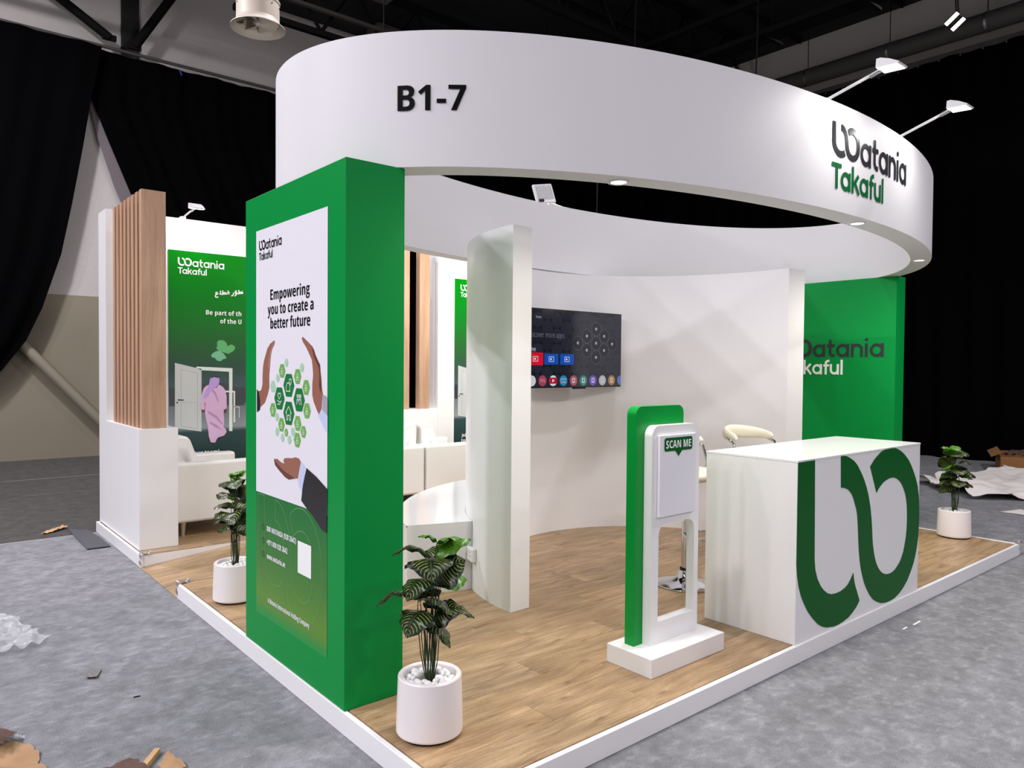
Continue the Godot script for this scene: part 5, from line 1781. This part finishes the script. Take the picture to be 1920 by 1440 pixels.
	for p in 3:
		if p > 0:
			var c := copy(o, "potted_plant")
			tag(c, "striped leafy plant in white round pot " + where[p][0], "potted plant", "potted plants on the platform edge")
			c.position = where[p][1]
			c.rotation.y = deg_to_rad(where[p][2])
		var n := 0
		for i in 46:
			var a := TAU * fposmod(i * 0.61803, 1.0)
			var r := 0.096 * sqrt((i + 0.5) / 46.0)
			var lift := 0.0
			if r < 0.044: continue
			var e := MeshInstance3D.new()
			e.name = numbered("pebble")
			e.mesh = shapes[i % 3]
			e.material_override = M.pebble
			add_child(e)
			var s := rng.randf_range(0.0135, 0.0195)
			lift = 0.221 + 0.024 * (1.0 - r / 0.094) + rng.randf_range(-0.004, 0.008)
			e.position = where[p][1] + Vector3(cos(a) * r, lift, sin(a) * r)
			e.basis = Basis.from_euler(Vector3(rng.randf_range(-0.4, 0.4), rng.randf() * TAU, rng.randf_range(-0.4, 0.4))).scaled(Vector3.ONE * s)
			tag(e, "smooth white pebble heaped in the pot " + where[p][0], "pebble", "pebbles in the pot " + where[p][0])
			n += 1


# ---------------------------------------------------------------- litter on the carpet
func crumpled(a: Vector3, b: Vector3, c: Vector3, d: Vector3, amp: float, freq: float, sd: int, n := 16, ragged := 0.0) -> SurfaceTool:
	var st := S()
	var nz := noise(freq, sd, 3)
	var rows := []
	for i in n + 1:
		var row := PackedVector3Array()
		for j in n + 1:
			var u := j / float(n); var v := i / float(n)
			var p := a.lerp(b, u).lerp(d.lerp(c, u), v)
			var e := 1.0 if i == 0 or j == 0 or i == n or j == n else 0.0
			var q := nz.get_noise_2d(p.x * 100.0, p.z * 100.0)
			p.y += absf(q) * amp * 2.0 + 0.003
			if e > 0: p += Vector3(nz.get_noise_2d(p.z * 300.0, 7.0), 0, nz.get_noise_2d(p.x * 300.0, 3.0)) * ragged
			row.append(p)
		rows.append(row)
	patch(st, rows, false, Vector3(0, -100, 0))
	return st


func litter() -> void:
	var V := func(x: float, z: float, y := 0.0) -> Vector3: return Vector3(x, y, z)
	var st: SurfaceTool
	# brown packing paper at the near left
	solo("kraft_paper", crumpled(V.call(-1.38, -1.85), V.call(-1.06, -1.62), V.call(-1.03, -1.22), V.call(-1.4, -1.2), 0.03, 0.02, 3, 24, 0.03), M.kraft, "large crumpled sheet of brown packing paper on grey carpet", "paper")
	solo("kraft_paper", crumpled(V.call(-1.42, -1.97, 0.05), V.call(-1.10, -1.70, 0.03), V.call(-1.16, -1.56, 0.05), V.call(-1.45, -1.8, 0.08), 0.02, 0.03, 5, 14, 0.02), M.kraft_deep, "dark brown packing paper lying on the large crumpled sheet", "paper")
	solo("kraft_paper", crumpled(V.call(-0.87, -1.19), V.call(-0.765, -1.19, 0.02), V.call(-0.735, -1.03, 0.02), V.call(-0.85, -1.0), 0.02, 0.04, 8, 14, 0.02), M.kraft_deep, "dark brown paper scrap beside the timber batten", "paper")
	solo("kraft_paper", crumpled(V.call(-0.70, -1.07, 0.01), V.call(-0.635, -1.155, 0.02), V.call(-0.61, -1.0, 0.01), V.call(-0.69, -0.95), 0.012, 0.05, 9, 12, 0.012), M.kraft, "curled strip of brown packing paper beside the timber batten", "paper")
	st = S()
	var d := Vector3(0.06, 0, -0.08).normalized()
	orbox(st, Transform3D(Basis(d, Vector3.UP, d.cross(Vector3.UP)), Vector3(-0.712, 0.011, -1.145)), Vector3(0.16, 0.022, 0.024), 0.001)
	solo("timber_batten", st, M.timber, "short pale timber batten among brown paper scraps", "batten")
	# clear wrapping film
	solo("plastic_wrap", crumpled(V.call(-1.25, -3.75, 0.01), V.call(-0.95, -3.6, 0.01), V.call(-0.80, -2.87, 0.01), V.call(-1.2, -2.82, 0.01), 0.035, 0.045, 11, 44, 0.04), M.film, "crumpled clear plastic wrapping film on grey carpet", "plastic film")
	solo("plastic_wrap", crumpled(V.call(-1.12, -1.76), V.call(-1.08, -1.72), V.call(-1.07, -1.68), V.call(-1.11, -1.7), 0.012, 0.2, 13, 8, 0.01), M.film, "tiny scrap of plastic film near brown packing paper", "plastic film")
	# foil sachet, dark strip
	st = crumpled(V.call(-0.719, -2.319), V.call(-0.66, -2.29), V.call(-0.705, -2.176, 0.008), V.call(-0.752, -2.205, 0.008), 0.003, 0.15, 15, 8, 0.0)
	solo("foil_sachet", st, M.foil, "small torn silver foil sachet on grey carpet", "wrapper")
	st = S()
	orbox(st, Transform3D(Basis(Vector3.UP, -0.1), Vector3(-0.599, 0.003, -1.826)), Vector3(0.03, 0.004, 0.005), 0.001)
	solo("cable_tie", st, M.ink_black, "tiny black cable tie end on grey carpet", "cable tie")
	# carpet offcuts and scrap near the lounge corner
	st = S()
	prism(st, PackedVector2Array([Vector2(-0.21, 5.17), Vector2(-0.03, 5.16), Vector2(-0.03, 5.6), Vector2(-0.06, 6.0), Vector2(-0.20, 6.15)]), 0.006, Transform3D(Basis(Vector3.RIGHT, Vector3(0, 0, -1), Vector3.UP), Vector3(0, 0.014, 0)))
	solo("carpet_offcut", st, M.offcut, "dark grey carpet offcut lying beside the lounge skirting", "carpet offcut")
	solo("paper_scrap", crumpled(V.call(-0.43, -6.11, 0.0), V.call(-0.22, -6.29, 0.02), V.call(-0.19, -6.22, 0.02), V.call(-0.40, -6.06, 0.0), 0.02, 0.08, 17, 10, 0.02), M.timber, "torn tan paper scrap on carpet near the lounge corner", "paper")
	# carpet joints
	for s in [[-14.0, -0.005, -5.86, "pale carpet joint running up to the lounge corner"], [-14.0, 13.4, -8.58, "pale carpet joint across the floor behind the lounge"], [-14.0, 13.4, -10.03, "pale carpet joint closest to the bare hall wall"]]:
		st = S()
		box(st, Vector3(s[0], 0.0, s[2] - 0.012), Vector3(s[1], 0.0015, s[2] + 0.012))
		solo("carpet_joint", st, M.seam, s[3], "joint", "carpet joints on the hall floor")
	st = S()
	box(st, Vector3(11.66, 0.0, -12), Vector3(11.69, 0.0015, 13))
	solo("carpet_joint", st, M.seam, "pale carpet joint in front of the drape beyond the counter", "joint", "carpet joints on the hall floor")
	# torn metal corner tape on the platform
	var n := 0
	for p in [[Vector3(0.012, 0.104, -4.28), "silver tape scrap on the skirting corner of the lounge"], [Vector3(0.014, 0.104, -3.30), "silver tape scrap on the skirting end by the ramp"], [Vector3(6.06, 0.104, -0.01), "silver tape scrap on the far front corner of the platform"]]:
		var o := thing("tape_scrap", p[1], "tape", p[0], 0.0, "torn tape on platform corners")
		st = S()
		var rows := []
		for i in 8:
			var t := i / 7.0
			var wv := 0.012 + 0.012 * sin(t * 9.0 + n)
			rows.append(PackedVector3Array([Vector3(-0.017, 0.012 - t * 0.09, -wv + 0.01 * sin(t * 7.0)), Vector3(-0.018, 0.012 - t * 0.09, wv + 0.01 * sin(t * 7.0))]))
		patch(st, rows)
		part("hanging_flap", st, M.foil, o)
		st = S()
		rows = []
		for i in 8:
			var t := i / 7.0
			var wv := 0.006 + 0.02 * sin(t * 3.0 + 0.2)
			rows.append(PackedVector3Array([Vector3(-0.018 + t * 0.09, 0.012 + 0.01 * sin(t * 8.0), -wv), Vector3(-0.018 + t * 0.09, 0.006 + 0.008 * sin(t * 6.0), wv)]))
		patch(st, rows)
		part("top_flap", st, M.foil, o)
		n += 1
	# things beyond the counter
	solo("white_sheet", crumpled(V.call(9.75, -2.35, 0.02), V.call(11.6, -1.75, 0.02), V.call(11.0, 1.0, 0.02), V.call(8.85, -1.25, 0.02), 0.11, 0.008, 21, 40, 0.12), M.paper, "big crumpled white packing sheet on the carpet beyond the platform corner", "packing sheet")
	solo("white_sheet", crumpled(V.call(8.2, -0.78), V.call(8.56, -0.68), V.call(8.4, -0.3), V.call(8.2, -0.45), 0.004, 0.03, 23, 8, 0.0), M.paper, "small flat white paper beside the big crumpled sheet", "paper")
	var cb := thing("cardboard_box", "open brown cardboard box standing by the crumpled white sheet", "box", Vector3(12.45, 0, -1.75), 0.35)
	st = S()
	for w in [[Vector3(-0.55, 0, 0.3), Vector3(0.55, 0.27, 0.306)], [Vector3(-0.55, 0, -0.306), Vector3(0.55, 0.27, -0.3)], [Vector3(-0.556, 0, -0.3), Vector3(-0.55, 0.27, 0.3)], [Vector3(0.55, 0, -0.3), Vector3(0.556, 0.27, 0.3)], [Vector3(-0.55, 0, -0.3), Vector3(0.55, 0.006, 0.3)]]:
		box(st, w[0], w[1])
	part("box_body", st, M.card, cb)
	for s in [-1, 1]:
		st = S()
		orbox(st, Transform3D(Basis(Vector3.RIGHT, s * 0.5), Vector3(0, 0.275 + 0.02, s * 0.36)), Vector3(1.1, 0.005, 0.16), 0.001)
		part("flap", st, M.card, cb)
	st = crumpled(Vector3(-0.3, 0.26, -0.2), Vector3(0.3, 0.26, -0.2), Vector3(0.3, 0.28, 0.2), Vector3(-0.3, 0.26, 0.2), 0.06, 0.08, 25, 14, 0.02)
	var pk := solo("packing_paper", st, M.kraft_deep, "dark brown packing paper heaped in the cardboard box", "paper")
	pk.position = Vector3(12.45, 0, -1.75)
	# strip of white tape
	for t in [[Vector3(3.342, 0.0025, 0.138), 0.06], [Vector3(3.50, 0.0025, 0.146), 0.11]]:
		st = S()
		orbox(st, Transform3D(Basis(Vector3.UP, 0.02), t[0]), Vector3(t[1], 0.003, 0.012), 0.0005)
		solo("tape_strip", st, M.ink_white, ("shorter" if t[1] < 0.1 else "longer") + " strip of white tape on the carpet in front of the counter", "tape", "white tape strips on the carpet")
